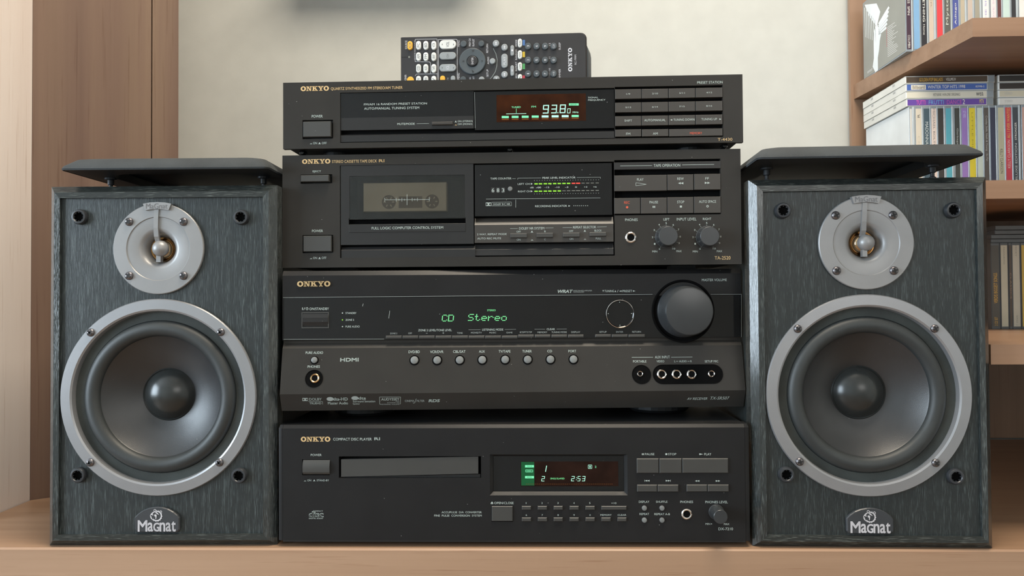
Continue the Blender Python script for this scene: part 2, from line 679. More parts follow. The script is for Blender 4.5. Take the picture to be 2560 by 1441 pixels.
M['vfd_brown'] = emissive('display_filter_brown', (.026, .011, .0075), .8, .15, .4)
M['vfd_haze'] = emissive('display_green_haze', (.015, .11, .04), .8, .2)
M['vfd_mark'] = emissive('display_amber_mark', (.30, .11, .03), .5, .2)
M['led_green'] = emissive('led_green', (.25, .62, .05), .9)
M['led_red'] = emissive('led_red', (.85, .08, .06), .9)
M['led_off'] = plastic('led_off', (.22, .23, .20), .5)
M['cassette'] = plastic('cassette_shell', (.66, .57, .44), .5, var=.08)
M['cassette_dark'] = plastic('cassette_hub', (.24, .19, .14), .5)
M['knob'] = plastic('knob_black', (.034, .037, .040), .27, var=.06, fine=.05)
M['grey_button'] = plastic('round_button_grey', (.17, .18, .18), .35)
M['remote'] = plastic('remote_black', (.030, .029, .031), .35, dust=.6)
M['key_white'] = plastic('key_white', (.70, .71, .68), .4)
M['key_grey'] = plastic('key_grey', (.29, .31, .32), .4)
M['key_dark'] = plastic('key_slate', (.070, .084, .094), .4)
M['key_orange'] = plastic('key_orange', (.80, .42, .05), .4)
M['key_print'] = plastic('key_print', (.16, .16, .17), .5)
M['rprint'] = plastic('remote_print', (.62, .62, .66), .5)
for nm, c in (('blue', (.08, .20, .50)), ('yellow', (.75, .55, .05)), ('green', (.10, .45, .16)), ('red', (.60, .06, .10))):
    M['sq_' + nm] = plastic('square_' + nm, c, .5)

# ================================================================== the setting
W0 = Frame(None, Matrix.Identity(4))


def ground(p, z=0.0):
    d = _fw + _rt * ((p[0] - 1280.0) / FPX) - _up * ((p[1] - 720.5) / FPX)
    t = (z - CAM_POS.z) / d.z
    q = CAM_POS + d * t
    return q.x, q.y


def struct(name, mb, mat, label):
    o = mb.build(name, mat, W0)
    o['kind'] = 'structure'
    o['label'] = label
    return o


XL, XR, YB, YF, ZF, ZC = -2.92, 1.75, 1.262, -2.40, -0.78, 1.80
struct('wall_back', MB().box(XL - .1, XR + .1, YB, YB + .1, ZF, ZC), M['plaster'], 'plain cream painted wall behind the stereo stack')
struct('floor', MB().box(XL - .1, XR + .1, YF - .1, YB + .1, ZF - .1, ZF), M['floor'], 'brown wooden floor of the room')
struct('ceiling', MB().box(XL - .1, XR + .1, YF - .1, YB + .1, ZC, ZC + .1), M['ceiling'], 'white ceiling of the room')
struct('wall_right', MB().box(XR, XR + .1, YF, YB, ZF, ZC), M['plaster'], 'cream wall on the right of the room')


def wall_with_window(name, win, axis, at, lo, hi, label):
    a0, a1, z0, z1 = win
    mb = MB()
    for (p, q, r, s) in ((lo, a0, ZF, ZC), (a1, hi, ZF, ZC), (a0, a1, ZF, z0), (a0, a1, z1, ZC)):
        if axis == 'x':
            mb.box(at - .1, at, p, q, r, s)
        else:
            mb.box(p, q, at - .1, at, r, s)
    return struct(name, mb, M['plaster'], label)


def window_frame(name, win, axis, at, label):
    a0, a1, z0, z1 = win
    t = .05
    mb = MB()
    bars = [(a0, a0 + t, z0, z1), (a1 - t, a1, z0, z1), (a0, a1, z0, z0 + t), (a0, a1, z1 - t, z1), ((a0 + a1) / 2 - .03, (a0 + a1) / 2 + .03, z0, z1)]
    for p, q, r, s in bars:
        if axis == 'x':
            mb.box(at - .09, at - .05, p, q, r, s)
        else:
            mb.box(p, q, at - .09, at - .05, r, s)
    o = struct(name, mb, M['white_paint'], label)
    g = MB()
    if axis == 'x':
        g.box(at - .072, at - .068, a0, a1, z0, z1)
    else:
        g.box(a0, a1, at - .072, at - .068, z0, z1)
    g.build('pane', M['glass_clear'], W0, o)
    return o


WIN1 = (-1.46, .06, -.10, 1.34)
WIN2 = (.38, 1.72, .58, 1.62)
wall_with_window('wall_left', WIN1, 'x', XL, YF, YB, 'cream wall with the daylight window on the left')
window_frame('window_1', WIN1, 'x', XL, 'white framed window letting daylight in from the left')
wall_with_window('wall_front', WIN2, 'y', YF, XL, XR, 'cream wall behind the viewer')
window_frame('added_window_2', WIN2, 'y', YF, 'added white framed window behind the viewer, unseen, for fill light')  # made-up window to go with the rear fill

PB = thing('added_shadow_shelf', 'added dark wooden board above the picture, unseen, casting a soft shadow on the wall', 'wall shelf', (-.19, YB, .815), 0)  # made up to cast the soft shadow high on the wall
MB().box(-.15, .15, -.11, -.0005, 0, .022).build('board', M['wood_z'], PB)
CL = thing('added_ceiling_lamp', 'added flat white fixture under the ceiling, unseen, for fill light', 'added fill lamp', (.15, .36, ZC - .085), 0)  # added housing around the top fill light
cl = MB()
for a, b, c, d in ((-.42, .42, -.27, -.252), (-.42, .42, .252, .27), (-.42, -.402, -.252, .252), (.402, .42, -.252, .252)):
    cl.box(a, b, c, d, 0, .084)
cl.box(-.42, .42, -.27, .27, .03, .0845)
cl.build('housing', M['white_paint'], CL)

# ------------------------------------------------------------------ sideboard carrying everything
gl, gr = ground((100, 1370.5)), ground((2530, 1375.5))
yaw_s = math.atan2(gr[1] - gl[1], gr[0] - gl[0])
SB = thing('sideboard', 'plum wood sideboard whose thick top carries the stereo and both loudspeakers', 'sideboard',
           (0, gl[1] + (0 - gl[0]) * math.tan(yaw_s), 0), yaw_s)
# ------------------------------------------------------------------ wardrobe on the left
g0, g1 = ground((0, 1285)), ground((73, 1251))
dirx, diry = (g1[0] - g0[0]), (g1[1] - g0[1])
ang = 0.0
WA = thing('wardrobe', 'tall wardrobe with a pale side panel at the far left edge', 'wardrobe', (g1[0] + .001, g1[1], ZF), -ang)
# local: y along the receding side, x to the right
A = R(-ang * 0)
ob = ground((117, 1245.0))
F2 = Frame(None, WA.world)
lo = WA.inv @ Vector((ob[0], ob[1], 0))
oang = math.atan2(lo.y, lo.x)          # slant of the corner panel in plan
ux, uy = math.cos(oang), math.sin(oang)


def along(px):
    """distance along the slanted panel seen at picture column px"""
    d = WA.inv.to_3x3() @ (_fw + _rt * ((px - 1280.0) / FPX) - _up * ((250 - 720.5) / FPX))
    o = WA.inv @ CAM_POS
    # o + t d = s (ux, uy)
    det = d.x * (-uy) - (-ux) * d.y
    return (d.x * (-o.y) - d.y * (-o.x)) / det


s1, s2 = along(380.5), along(446)
HT = ZC - ZF - .001
plan = lambda s, off=0.0: (ux * s + uy * off, uy * s - ux * off)
e = .0012
yb_ = .36


def trim(name, pts, label):
    o = MB().prism_z(pts, 0, HT).build(name, M['wood_z'], WA)
    o.parent = None
    o.matrix_world = WA.world
    o['kind'] = 'structure'
    o['label'] = label


p_, r2_ = plan(s1 - e), plan(s2)
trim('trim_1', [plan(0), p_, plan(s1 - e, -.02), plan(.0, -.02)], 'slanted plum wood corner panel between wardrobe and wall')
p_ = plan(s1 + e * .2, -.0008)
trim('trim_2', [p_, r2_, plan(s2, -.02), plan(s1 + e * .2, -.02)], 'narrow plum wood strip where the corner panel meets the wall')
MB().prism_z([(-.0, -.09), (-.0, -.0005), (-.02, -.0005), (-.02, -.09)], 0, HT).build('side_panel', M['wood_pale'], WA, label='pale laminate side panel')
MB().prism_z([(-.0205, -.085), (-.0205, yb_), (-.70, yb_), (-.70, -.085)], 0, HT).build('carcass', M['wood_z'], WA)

# ------------------------------------------------------------------ sideboard boards (its left end follows the wardrobe)
toSB = lambda p: (SB.inv @ (WA.world @ Vector((p[0], p[1], 0))))
c00 = toSB((.0006, -.185))
c0, c1, c2 = toSB((.0006, -.09)), toSB((.0006, -.0)), toSB(plan(s2, .0008))
MB().prism_z([(c00.x, .0016), (1.25, .0016), (1.25, .545), (c2.x, .545), (c2.x, c2.y), (c1.x + .0006, c1.y - .0006), (c0.x, c0.y)][:6] + [(c0.x, .0016)][:0], -.038, 0).build('top_board', M['wood_x'], SB)
MB().profile_x([(0, -.0018), (.0014, -.0002), (.0016, -.0002), (.0016, -.038), (0, -.038)], c00.x, 1.25).build('edge_band', M['wood_x'], SB)
for k, (a, b) in enumerate(((c0.x + .01, .02), (.025, .625), (.63, 1.23))):
    dr = MB().cbox(a, b, .012, .034, -.70, -.045, .002).build('door', M['wood_x'], SB)
    MB().box(b - .05 if k == 0 else a + .04, b - .04 if k == 0 else a + .05, -.012, .012, -.30, -.16).build('handle', M['chrome'], SB, dr)
MB().box(c2.x + .004, 1.24, .034, .49, -.72, -.0385).build('carcass', M['wood_x'], SB)
MB().box(c2.x + .02, 1.22, .05, .48, ZF, -.7202).build('plinth', M['slot'], SB)

# ------------------------------------------------------------------ loudspeakers
SW, SH, SD = .2138, .3369, .205


def screw(fr, c, r, y, parent=None):
    x, z = fr.at(c, y)
    o = MB().lathe(x, z, [(r, y), (r * .96, y - r * .25), (r * .75, y - r * .50), (r * .4, y - r * .62), (0, y - r * .66)], 16).build('screw', M['screw'], fr, parent, smooth=True)
    s = r * .20
    L_ = r * .62
    a = random.uniform(0.2, 1.3)
    mb = MB()
    for k in range(2):
        ca, sa = math.cos(a + k * math.pi / 2), math.sin(a + k * math.pi / 2)
        mb.prism([(x + ca * u - sa * v, z + sa * u + ca * v) for u, v in ((-L_, -s), (L_, -s), (L_, s), (-L_, s))], y - r * .70, y - r * .4)
    mb.build('cross_recess', M['slot'], fr, o)
    return o


def loudspeaker():
    fr = thing('loudspeaker', 'black ash loudspeaker on the left with its silver-ringed woofer in bright side light', 'loudspeaker',
               (-.3276, .7092, 0), -.0075, 'pair of bookshelf loudspeakers')
    w, c, fl, rec = SW / 2, .0062, .0054, .0030
    cb = MB().box(-w, w, .022, SD, 0, SH)
    cb.f = [q for q in cb.f if not all(abs(cb.v[i][1] - .022) < 1e-6 for i in q)]     # open towards the baffle
    cb.build('cabinet', M['ash_z'], fr)
    # frame round the front: chamfer outside, flat, step down inside. vertical and horizontal boards mitred
    ins = lambda d: (-w + d, w - d, d, SH - d)
    lines = [(0.0, .0225), (0, c), (c, 0), (c + fl, 0), (c + fl, rec + .0005)]
    for names, hor in (('v', False), ('h', True)):
        for side in (0, 1):
            mb = MB()
            ps = []
            for d, y in lines:
                x0, x1, z0, z1 = ins(d if not (d == 0) else 0.0)
                if hor:
                    z = z1 if side else z0
                    ps.append(((x0, y, z), (x1, y, z)))
                else:
                    x = x1 if side else x0
                    ps.append(((x, y, z0), (x, y, z1)))
            for (a, b), (a2, b2) in zip(ps, ps[1:]):
                mb.face([a, b, b2, a2])
            mb.build('frame_board', M['ash_x'] if hor else M['ash_fz'], fr)
    x0, x1, z0, z1 = ins(c + fl)
    P = rec  # plane of the baffle
    tx, tz = fr.at((395, 622), 0)
    wx, wz = fr.at((394, 994), 0)
    holes = [(tx, tz, .030, 40), (wx, wz, .0806, 72)]
    bm = bmesh.new()
    ed = []
    for lp in [[(x0, z0), (x1, z0), (x1, z1), (x0, z1)]] + [[(a + r_ * math.cos(2 * math.pi * i / n), b + r_ * math.sin(2 * math.pi * i / n)) for i in range(n)] for a, b, r_, n in holes]:
        vv = [bm.verts.new((p[0], P, p[1])) for p in lp]
        ed += [bm.edges.new((vv[i], vv[(i + 1) % len(vv)])) for i in range(len(vv))]
    bmesh.ops.triangle_fill(bm, use_beauty=True, use_dissolve=False, edges=ed)
    bm.verts.ensure_lookup_table()
    mb = MB()
    mb.v = [tuple(v.co) for v in bm.verts]
    mb.f = [tuple(v.index for v in q.verts) for q in bm.faces]
    bm.free()
    for a, b, r_, n in holes:
        mb.lathe(a, b, [(r_, P), (r_, P + .018)], n)
    mb.build('baffle', M['ash_z'], fr)
    # tweeter
    tr = .0426
    tw = MB().lathe(tx, tz, [(tr, P), (tr, P - .0022), (tr - .0006, P - .0028), (.0300, P - .0030), (.0294, P - .0022), (.0195, P - .0021), (.0175, P - .0015), (.0158, P - .0001),
                             (.0142, P + .0022), (.0128, P + .0052), (.0120, P + .0085)], 72).build('tweeter_plate', M['tweeter'], fr, smooth=True)
    MB().lathe(tx, tz, [(.0121, P + .0082), (.0112, P + .0066), (.0104, P + .0074), (.0100, P + .0082), (.0084, P + .0052), (.0056, P + .0032), (0, P + .0024)], 40).build(
        'tweeter_dome', M['dome'], fr, smooth=True)
    # bridge with its ball
    by = P - .0040
    br = MB()
    pts = [((391, 524), by), ((389.5, 545), by), ((389, 570), by + .0004), ((390.5, 592), by + .0015), ((394, 606), by + .0045)]
    hw = .0021
    prev = None
    for (p, y) in pts:
        x, z = fr.at(p, y)
        cur = [(x - hw, y, z), (x + hw, y, z), (x + hw, y + .0035, z), (x - hw, y + .0035, z)]
        if prev:
            for i in range(4):
                j = (i + 1) % 4
                br.face([prev[i], cur[i], cur[j], prev[j]])
        prev = cur
    x, z = fr.at((397, 632), by + .004)
    x2, z2 = fr.at((396, 656), by + .004)
    br.box(x - hw, x + hw, by + .003, by + .0085, z2, z)
    bo = br.build('tweeter_bridge', M['tweeter'], fr)
    bx, bz = fr.at((396, 621), by)
    prof = [(.0076 * math.sin(math.pi * k / 10), by + .0045 - .0070 * math.cos(math.pi * k / 10)) for k in range(11)]
    prof[0] = (0, prof[0][1])
    prof[-1] = (0, prof[-1][1])
    MB().lathe(bx, bz, prof, 28).build('ball', M['tweeter'], fr, bo, smooth=True)
    # curved maker's plate at the top of the tweeter
    q = crop(0, 350, 2.619)
    arc = [q(935, 418), q(980, 410), q(1030, 407), q(1080, 410), q(1120, 417), q(1103, 460), q(1065, 454), q(1030, 452), q(985, 455), q(950, 461)]
    tb = MB().prism([fr.at(p, by - .001) for p in arc], by - .001, P).build('tweeter_badge', M['tweeter'], fr)
    text(fr, 'MaGnat', q(955, 416), q(1095, 450), M['key_print'], by - .0012, parent=tb)
    for p in ((323, 555), (459, 555), (323, 690), (459, 690)):
        screw(fr, p, .0040, P - .0028)
    # woofer
    WR = .0918
    ring = MB().lathe(wx, wz, [(WR, P), (WR, P - .0018), (WR - .0008, P - .0030), (.0822, P - .0034), (.0806, P - .0024), (.0796, P + .0012), (.0794, P + .0040)], 96).build(
        'woofer_ring', M['silver'], fr, smooth=True)
    MB().lathe(wx, wz, [(.0800, P + .0022), (.0716, P + .0026), (.0710, P + .0040)], 96).build('woofer_gasket', M['gasket'], fr, smooth=True)
    prof = [(.0640 + .0074 * math.cos(math.pi * k / 12), P + .0040 - .0068 * math.sin(math.pi * k / 12)) for k in range(13)]
    MB().lathe(wx, wz, prof, 96).build('woofer_surround', M['rubber'], fr, smooth=True)
    MB().lathe(wx, wz, [(.0570, P + .0030), (.0560, P + .0042), (.0400, P + .0130), (.0300, P + .0182), (.0245, P + .0206)], 96).build('woofer_cone', M['cone'], fr, smooth=True)
    prof = [(.0252, P + .0202), (.0243, P + .0192), (.0236, P + .0198)]
    Rr = .0290
    for k in range(0, 13):
        a = math.asin(.0233 / Rr) * (1 - k / 12)
        prof.append((Rr * math.sin(a), P + .0195 - (Rr * math.cos(a) - Rr * math.cos(math.asin(.0233 / Rr)))))
    prof[-1] = (0, prof[-1][1])
    MB().lathe(wx, wz, prof, 64).build('dust_cap', M['cap'], fr, smooth=True)
    for p in ((227, 832), (552, 831), (226, 1157), (549, 1157)):
        screw(fr, p, .0038, P - .0032)
    # sockets for the grille pegs
    for p in ((196, 542), (601, 543), (193, 1190), (596, 1191)):
        x, z = fr.at(p, P - .004)
        o = MB().lathe(x, z, [(.0072, P), (.0072, P - .0030), (.0064, P - .0044), (.0050, P - .0046), (.0045, P - .0040), (.0044, P - .0030)], 24).build('grille_socket', M['cup'], fr, smooth=True)
        mb = MB()
        for k in range(8):
            a = k * math.pi / 4
            ca, sa = math.cos(a), math.sin(a)
            mb.prism([(x + ca * u - sa * v, z + sa * u + ca * v) for u, v in ((.0037, -.0003), (.0044, -.0004), (.0044, .0004), (.0037, .0003))], P - .0034, P - .0020)
        mb.build('teeth', M['cup'], fr, o)
        MB().lathe(x, z, [(.0044, P - .0032), (.0042, P - .0008), (0, P - .0008)], 20).build('hole', M['recess_shade'], fr, o)
    # arched maker's badge
    q = crop(300, 1250, 14.222)
    by = P - .0030
    arch = [q(515, 1080), q(510, 640), q(620, 520), q(800, 390), q(1000, 310), q(1200, 270), q(1330, 262), q(1500, 275), q(1700, 330), q(1900, 440), q(2040, 560),
            q(2105, 660), q(2110, 1080), q(2050, 1150), q(1980, 1180), q(620, 1165), q(560, 1140)]
    loc = [fr.at(p, by) for p in arch]
    cx = sum(p[0] for p in loc) / len(loc)
    cz = sum(p[1] for p in loc) / len(loc)
    mb = MB()
    m = len(loc)
    inn = [(cx + (p[0] - cx) * .955, cz + (p[1] - cz) * .93) for p in loc]
    n = mb.pts([(p[0], P, p[1]) for p in loc] + [(p[0], by + .0008, p[1]) for p in loc] + [(p[0], by, p[1]) for p in inn])
    for k in (0, 1):
        for i in range(m):
            j = (i + 1) % m
            mb.f.append((n + k * m + i, n + (k + 1) * m + i, n + (k + 1) * m + j, n + k * m + j))
    mb.f.append(tuple(range(n + 2 * m, n + 3 * m)))
    bd = mb.build('badge', M['badge'], fr)
    yb = by - .0003
    for s, a, b in (('M', (632, 750), (955, 1135)), ('a', (985, 830), (1160, 1132)), ('G', (1185, 835), (1385, 1132)), ('n', (1410, 830), (1590, 1132)), ('a', (1625, 830), (1800, 1132)), ('t', (1828, 785), (1965, 1135))):
        text(fr, s, q(*a), q(*b), M['badge_print'], yb, parent=bd, bold=.00045)
    # dog's head emblem: collar ring with spikes, ears, brow, cheek
    ems = []
    C = (1300, 580)
    for k in range(22):
        a0, a1 = math.radians(-140 + k * 12), math.radians(-140 + (k + 1) * 12)
        ro, ri = 190, 150
        pp = [(C[0] + r_ * math.cos(a), C[1] - r_ * math.sin(a)) for r_, a in ((ri, a0), (ro, a0), (ro + (24 if k % 2 else 0), (a0 + a1) / 2), (ro, a1), (ri, a1))]
        ems.append([q(*p) for p in pp])
    for ex, ey in ((1240, 385), (1448, 432)):
        for k in range(10):
            a0, a1 = k * math.pi / 5, (k + 1) * math.pi / 5
            ems.append([q(ex + r_ * math.cos(a), ey + r_ * math.sin(a)) for r_, a in ((30, a0), (48, a0), (48, a1), (30, a1))])
    ems.append([q(*p) for p in ((1175, 430), (1215, 445), (1150, 520), (1200, 545), (1170, 560), (1100, 545), (1085, 585), (1130, 600), (1110, 640), (1075, 610), (1068, 560), (1110, 490))])
    ems.append([q(*p) for p in ((1215, 535), (1260, 520), (1300, 540), (1300, 600), (1285, 690), (1262, 690), (1262, 600), (1225, 590))])
    ems.append([q(*p) for p in ((1240, 455), (1300, 440), (1345, 480), (1390, 540), (1330, 520), (1280, 485))])
    ems.append([q(*p) for p in ((1070, 610), (1130, 640), (1150, 690), (1200, 725), (1160, 730), (1095, 670))])
    polys(fr, ems, M['badge_print'], yb, name='emblem', parent=bd)
    return fr


LS = loudspeaker()
rs = copy_tree(LS.obj)
rs.location = (.3259, .6909, 0)
rs.rotation_euler = (0, 0, -.0483)
rs['label'] = 'black ash loudspeaker on the right beside the open shelves with discs'
RS = Frame(rs, Matrix.Translation((.3259, .6909, 0)) @ Matrix.Rotation(-.0483, 4, 'Z'))


def grille(label, loc, yaw):
    """fabric cover lying face up, its pegs standing on the cabinet"""
    fr = thing('speaker_grille', label, 'speaker grille', loc, yaw, 'fabric grilles lying on the loudspeakers')
    w, L_, h0, h1, b = .0975, .315, .0135, .0262, .0105
    mb = MB()

    def loop(d, z, rr):
        ps = []
        for cx, cy, a0 in ((w - d - rr, d + rr, -90), (w - d - rr, L_ - d - rr, 0), (-w + d + rr, L_ - d - rr, 90), (-w + d + rr, d + rr, 180)):
            for k in range(5):
                a = R(a0 + k * 22.5)
                ps.append((cx + rr * math.cos(a), cy + rr * math.sin(a), z))
        return ps
    loops = [loop(.0008, h0, .004), loop(0, h0 + .0015, .005), loop(.0012, h0 + .004, .005), loop(b * .75, h1 - .0016, .010), loop(b + .003, h1, .012)]
    n0 = [mb.pts(l) for l in loops]
    m = len(loops[0])
    for a, c in zip(n0, n0[1:]):
        for i in range(m):
            j = (i + 1) % m
            mb.f.append((a + i, a + j, c + j, c + i))
    mb.f.append(tuple(range(n0[-1], n0[-1] + m)))
    mb.build('cloth_cover', M['cloth'], fr, smooth=True)
    # frame seen from below, with a large opening
    fmb = MB()
    outer = loop(.002, h0 + .0002, .004)
    inner = loop(.026, h0 + .0002, .03)
    inner2 = loop(.026, h0 + .008, .03)
    a, c, d = fmb.pts(outer), fmb.pts(inner), fmb.pts(inner2)
    for i in range(m):
        j = (i + 1) % m
        fmb.f.append((a + i, a + j, c + j, c + i))
        fmb.f.append((c + i, c + j, d + j, d + i))
    fmb.f.append(tuple(range(d + m - 1, d - 1, -1)))
    fmb.build('frame', M['chassis'], fr, fix=False)
    for sx in (-1, 1):
        for yy in (.050, .190):
            px = sx * .0762
            pg = MB()
            prof = [(.0058, h0 + .0004), (.0058, h0 - .0012), (.0030, h0 - .0018), (.0030, .0072), (.0018, .0066), (.0018, .0034), (.0030, .0026), (.0030, .0004), (.0012, 0), (0, 0)]
            seg = 14
            rings = []
            for r_, z in prof:
                rings.append([(px + r_ * math.cos(2 * math.pi * i / seg), yy + r_ * math.sin(2 * math.pi * i / seg), z) for i in range(seg)])
            for r0, r1 in zip(rings, rings[1:]):
                for i in range(seg):
                    j = (i + 1) % seg
                    pg.face([r0[i], r0[j], r1[j], r1[i]])
            pg.build('peg', M['cup'], fr)
    return fr


GL = grille('dark fabric speaker grille lying flat on top of the left loudspeaker', (-.3225, .7025, SH + .0002), -.012)
GR = grille('dark fabric speaker grille lying flat on top of the right loudspeaker', (.3150, .6640, SH + .0002), -.062)

# ================================================================== hi-fi units
PR, DIM, GO = M['print'], M['print_dim'], M['gold']


def hbtn(fr, a, b, y0, y1, mat, c=.0004, name='button', label=None):
    x0, x1, z0, z1 = fr.box(a, b, y0)
    return MB().cbox(x0, x1, y0, y1, z0, z1, c).build(name, mat, fr, label=label)


def flat(fr, a, b, y, mat, name, parent=None, thick=.001):
    x0, x1, z0, z1 = fr.box(a, b, y)
    return MB().box(x0, x1, y, y + thick, z0, z1).build(name, mat, fr, parent)


def jack(fr, c, r, y=0.0, mat=None, name='headphone_jack'):
    x, z = fr.at(c, y)
    o = MB().lathe(x, z, [(r, y), (r * .98, y - .0006), (r * .82, y - .0012), (r * .66, y - .0008), (r * .60, y + .003)], 28).build(name, mat or M['chrome'], fr, smooth=True)
    MB().lathe(x, z, [(r * .64, y - .0004), (0, y - .0004)], 20).build('hole', M['recess_shade'], fr, o)  # flat disc, the dark of the opening is painted
    return o


def round_button(fr, c, r, y, mat, name='round_button', dome=.3, h=.0015):
    x, z = fr.at(c, y)
    return MB().lathe(x, z, [(r, y), (r, y - h * .6), (r * .9, y - h), (r * .5, y - h - r * dome * .15), (0, y - h - r * dome * .22)], 24).build(name, mat, fr, smooth=True)


def knob(fr, c, r0, r1, h, y, mat, name='knob', taper=.0):
    x, z = fr.at(c, y)
    return MB().lathe(x, z, [(r0 * 1.05, y), (r0 * 1.05, y - .0012), (r0, y - .0014), (r1, y - h + r1 * .05), (r1 * .95, y - h), (0, y - h)], 64).build(name, mat, fr, smooth=True)


# ------------------------------------------------------------------ tuner
TU = thing('tuner', 'slim black radio tuner with amber display on top of the stereo stack', 'tuner', (-.0008, .7153, .3676), -.0419)
TB = .0055                                   # feet height
W2, TH = .2175, .0638
q1, q2 = crop(690, 180, 4.267), crop(1270, 180, 4.267)
win = TU.box(q1(684, 222), q2(1137, 712))
grid = TU.box(q2(1139, 160), q2(2296, 692))
win = (win[0], grid[0] - .0002, win[2], win[3])
MB().holed(-W2, W2, TB, TB + TH, 0, .005, [win, grid,
           TU.box(q1(283, 515), q1(608, 712))]).build('front_panel', M['black_panel'], TU)
MB().box(-W2 + .004, W2 - .004, .0050, .30, TB + .001, TB + TH - .002).build('chassis', M['chassis'], TU)
for sx in (-1, 1):
    for yy in (.035, .26):
        f = MB()
        seg = 20
        for i in range(seg):
            a, b = 2 * math.pi * i / seg, 2 * math.pi * (i + 1) / seg
            r_ = .013
            X = sx * .175
            f.face([(X + r_ * math.cos(a), yy + r_ * math.sin(a), 0), (X + r_ * math.cos(b), yy + r_ * math.sin(b), 0),
                    (X + r_ * math.cos(b), yy + r_ * math.sin(b), TB + .001), (X + r_ * math.cos(a), yy + r_ * math.sin(a), TB + .001)])
        f.face([(X + r_ * math.cos(2 * math.pi * i / seg), yy + r_ * math.sin(2 * math.pi * i / seg), 0) for i in range(seg)])
        f.build('foot', M['chassis'], TU)
for c, k in (((755, 381), 0), ((1275, 373), 0), ((1812, 364), 0)):
    x, z = TU.at(c, .012)
    r_ = .0028
    MB().lathe(x, z, [(r_, .020), (r_, .012), (r_ * .8, .0105), (0, .0098)], 16).build('base_screw', M['gloss'], TU, smooth=True)
b = hbtn(TU, q1(288, 530), q1(585, 690), -.0022, .004, M['button'], .0005, 'power_button')
text(TU, 'POWER', q1(381, 460), q1(498, 487), PR)
push_symbol(TU, q1, 360, 388, 758, 771, PR, False)
text(TU, 'ON', q1(395, 748), q1(438, 772), PR)
push_symbol(TU, q1, 449, 480, 753, 771, PR, True)
text(TU, 'OFF', q1(489, 748), q1(540, 771), PR)
slab_logo(TU, q1(263, 155), q1(565, 199), GO)
text(TU, 'QUARTZ SYNTHESIZED FM STEREO/AM TUNER', q1(585, 165), q1(1350, 186), GO)
# left gloss field, strip with slider, sill
flat(TU, q1(690, 229), q1(2110, 478), .0012, M['gloss'], 'gloss_field', thick=.003)
flat(TU, q1(690, 492), q1(2110, 602), .0009, M['black_strip'], 'slider_strip', thick=.003)
x0, x1, z0, z1 = TU.box(q1(690, 668), q2(1134, 705), .001)
MB().profile_x([(.0010, z0), (.0008, z1 - .0012), (.0045, z1 + .0008), (.0048, z0)], x0, x1).build('sill', M['black_strip'], TU)
flat(TU, q1(690, 225), q2(1134, 705), .0046, M['recess_shade'], 'window_backing')
text(TU, 'FM/AM 16 RANDOM PRESET STATION', q1(938, 336), q1(1610, 346), PR, .0010)
text(TU, 'AUTO/MANUAL TUNING SYSTEM', q1(940, 379), q1(1528, 394), PR, .0010)
text(TU, 'MUTE/MODE', q1(1294, 545), q1(1480, 564), PR, .0007)
hline(TU, q1(1500, 553), q1(1632, 551), PR, .6, .0007)
hbtn(TU, q1(1662, 533), q1(1885, 560), -.0012, .002, M['key'], .0003, 'mode_switch')
text(TU, 'ON (STEREO)', q1(1938, 518), q1(2098, 538), PR, .0007)
text(TU, 'OFF (MONO)', q1(1938, 549), q1(2095, 569), PR, .0007)
push_symbol(TU, q1, 1905, 1930, 522, 538, PR, True, .0007)
push_symbol(TU, q1, 1905, 1932, 558, 570, M['gold'], False, .0007)
# display
x0, x1, z0, z1 = TU.box(q1(2120, 212), q2(1133, 598), .001)
MB().box(x0, x1, .0010, .0040, z0, z1).build('display_glass', M['gloss'], TU)
vf = flat(TU, q1(2352, 246), q2(832, 520), .0008, M['vfd_amber'], 'display_field', thick=.0004)
yv = .0006
text(TU, 'TUNED', q2(37, 368), q2(135, 384), M['vfd'], yv, parent=vf)
hline(TU, q2(88, 390), q2(88, 440), M['vfd'], .9, yv, 'display_bar', vf)
hline(TU, q1(2455, 448), q2(195, 444), M['vfd_bright'], 1.1, yv, 'display_bar', vf)
for k, (a, b) in enumerate([(2408 - 2474.8, 2483 - 2474.8), (40, 112), (147, 220), (253, 327), (360, 432), (466, 540), (573, 646), (679, 754)]):
    t = a / 754 * 11
    bar = poly(TU, rect(q2(a, 469 - t), q2(b, 492 - t)), M['vfd_bright'] if 3 < k < 7 else M['vfd'], yv, 'display_bar', vf)
    poly(TU, rect(q2(a, 500 - t), q2(b, 511 - t)), M['vfd_mark'], yv + .0001, 'display_mark', vf)
text(TU, 'FM', q2(250, 362), q2(298, 380), M['vfd'], yv, parent=vf)
seg7(TU, '9', q2(372, 353), q2(435, 443), M['vfd_bright'], yv, parent=vf)
seg7(TU, '3', q2(462, 351), q2(522, 441), M['vfd_bright'], yv, parent=vf)
poly(TU, rect(q2(528, 430), q2(537, 440)), M['vfd_bright'], yv, 'display_dot', vf)
seg7(TU, '8', q2(552, 348), q2(615, 439), M['vfd_bright'], yv, parent=vf)
seg7(TU, '0', q2(632, 390), q2(666, 440), M['vfd_bright'], yv, parent=vf)
text(TU, 'MHz', q2(690, 422), q2(752, 438), M['vfd_bright'], yv, parent=vf)
bx = poly(TU, rect(q2(650, 335), q2(754, 358)), M['vfd'], yv, 'display_box', vf)
text(TU, 'MEMORY', q2(662, 340), q2(742, 353), M['slot'], yv - .0001, parent=bx)
text(TU, 'SIGNAL', q2(855, 265), q2(962, 280), PR, .0008)
text(TU, 'FREQUENCY', q2(855, 292), q2(1040, 309), PR, .0008)
hline(TU, q1(2118, 215), q1(2124, 600), DIM, .7, .0008, 'divider')
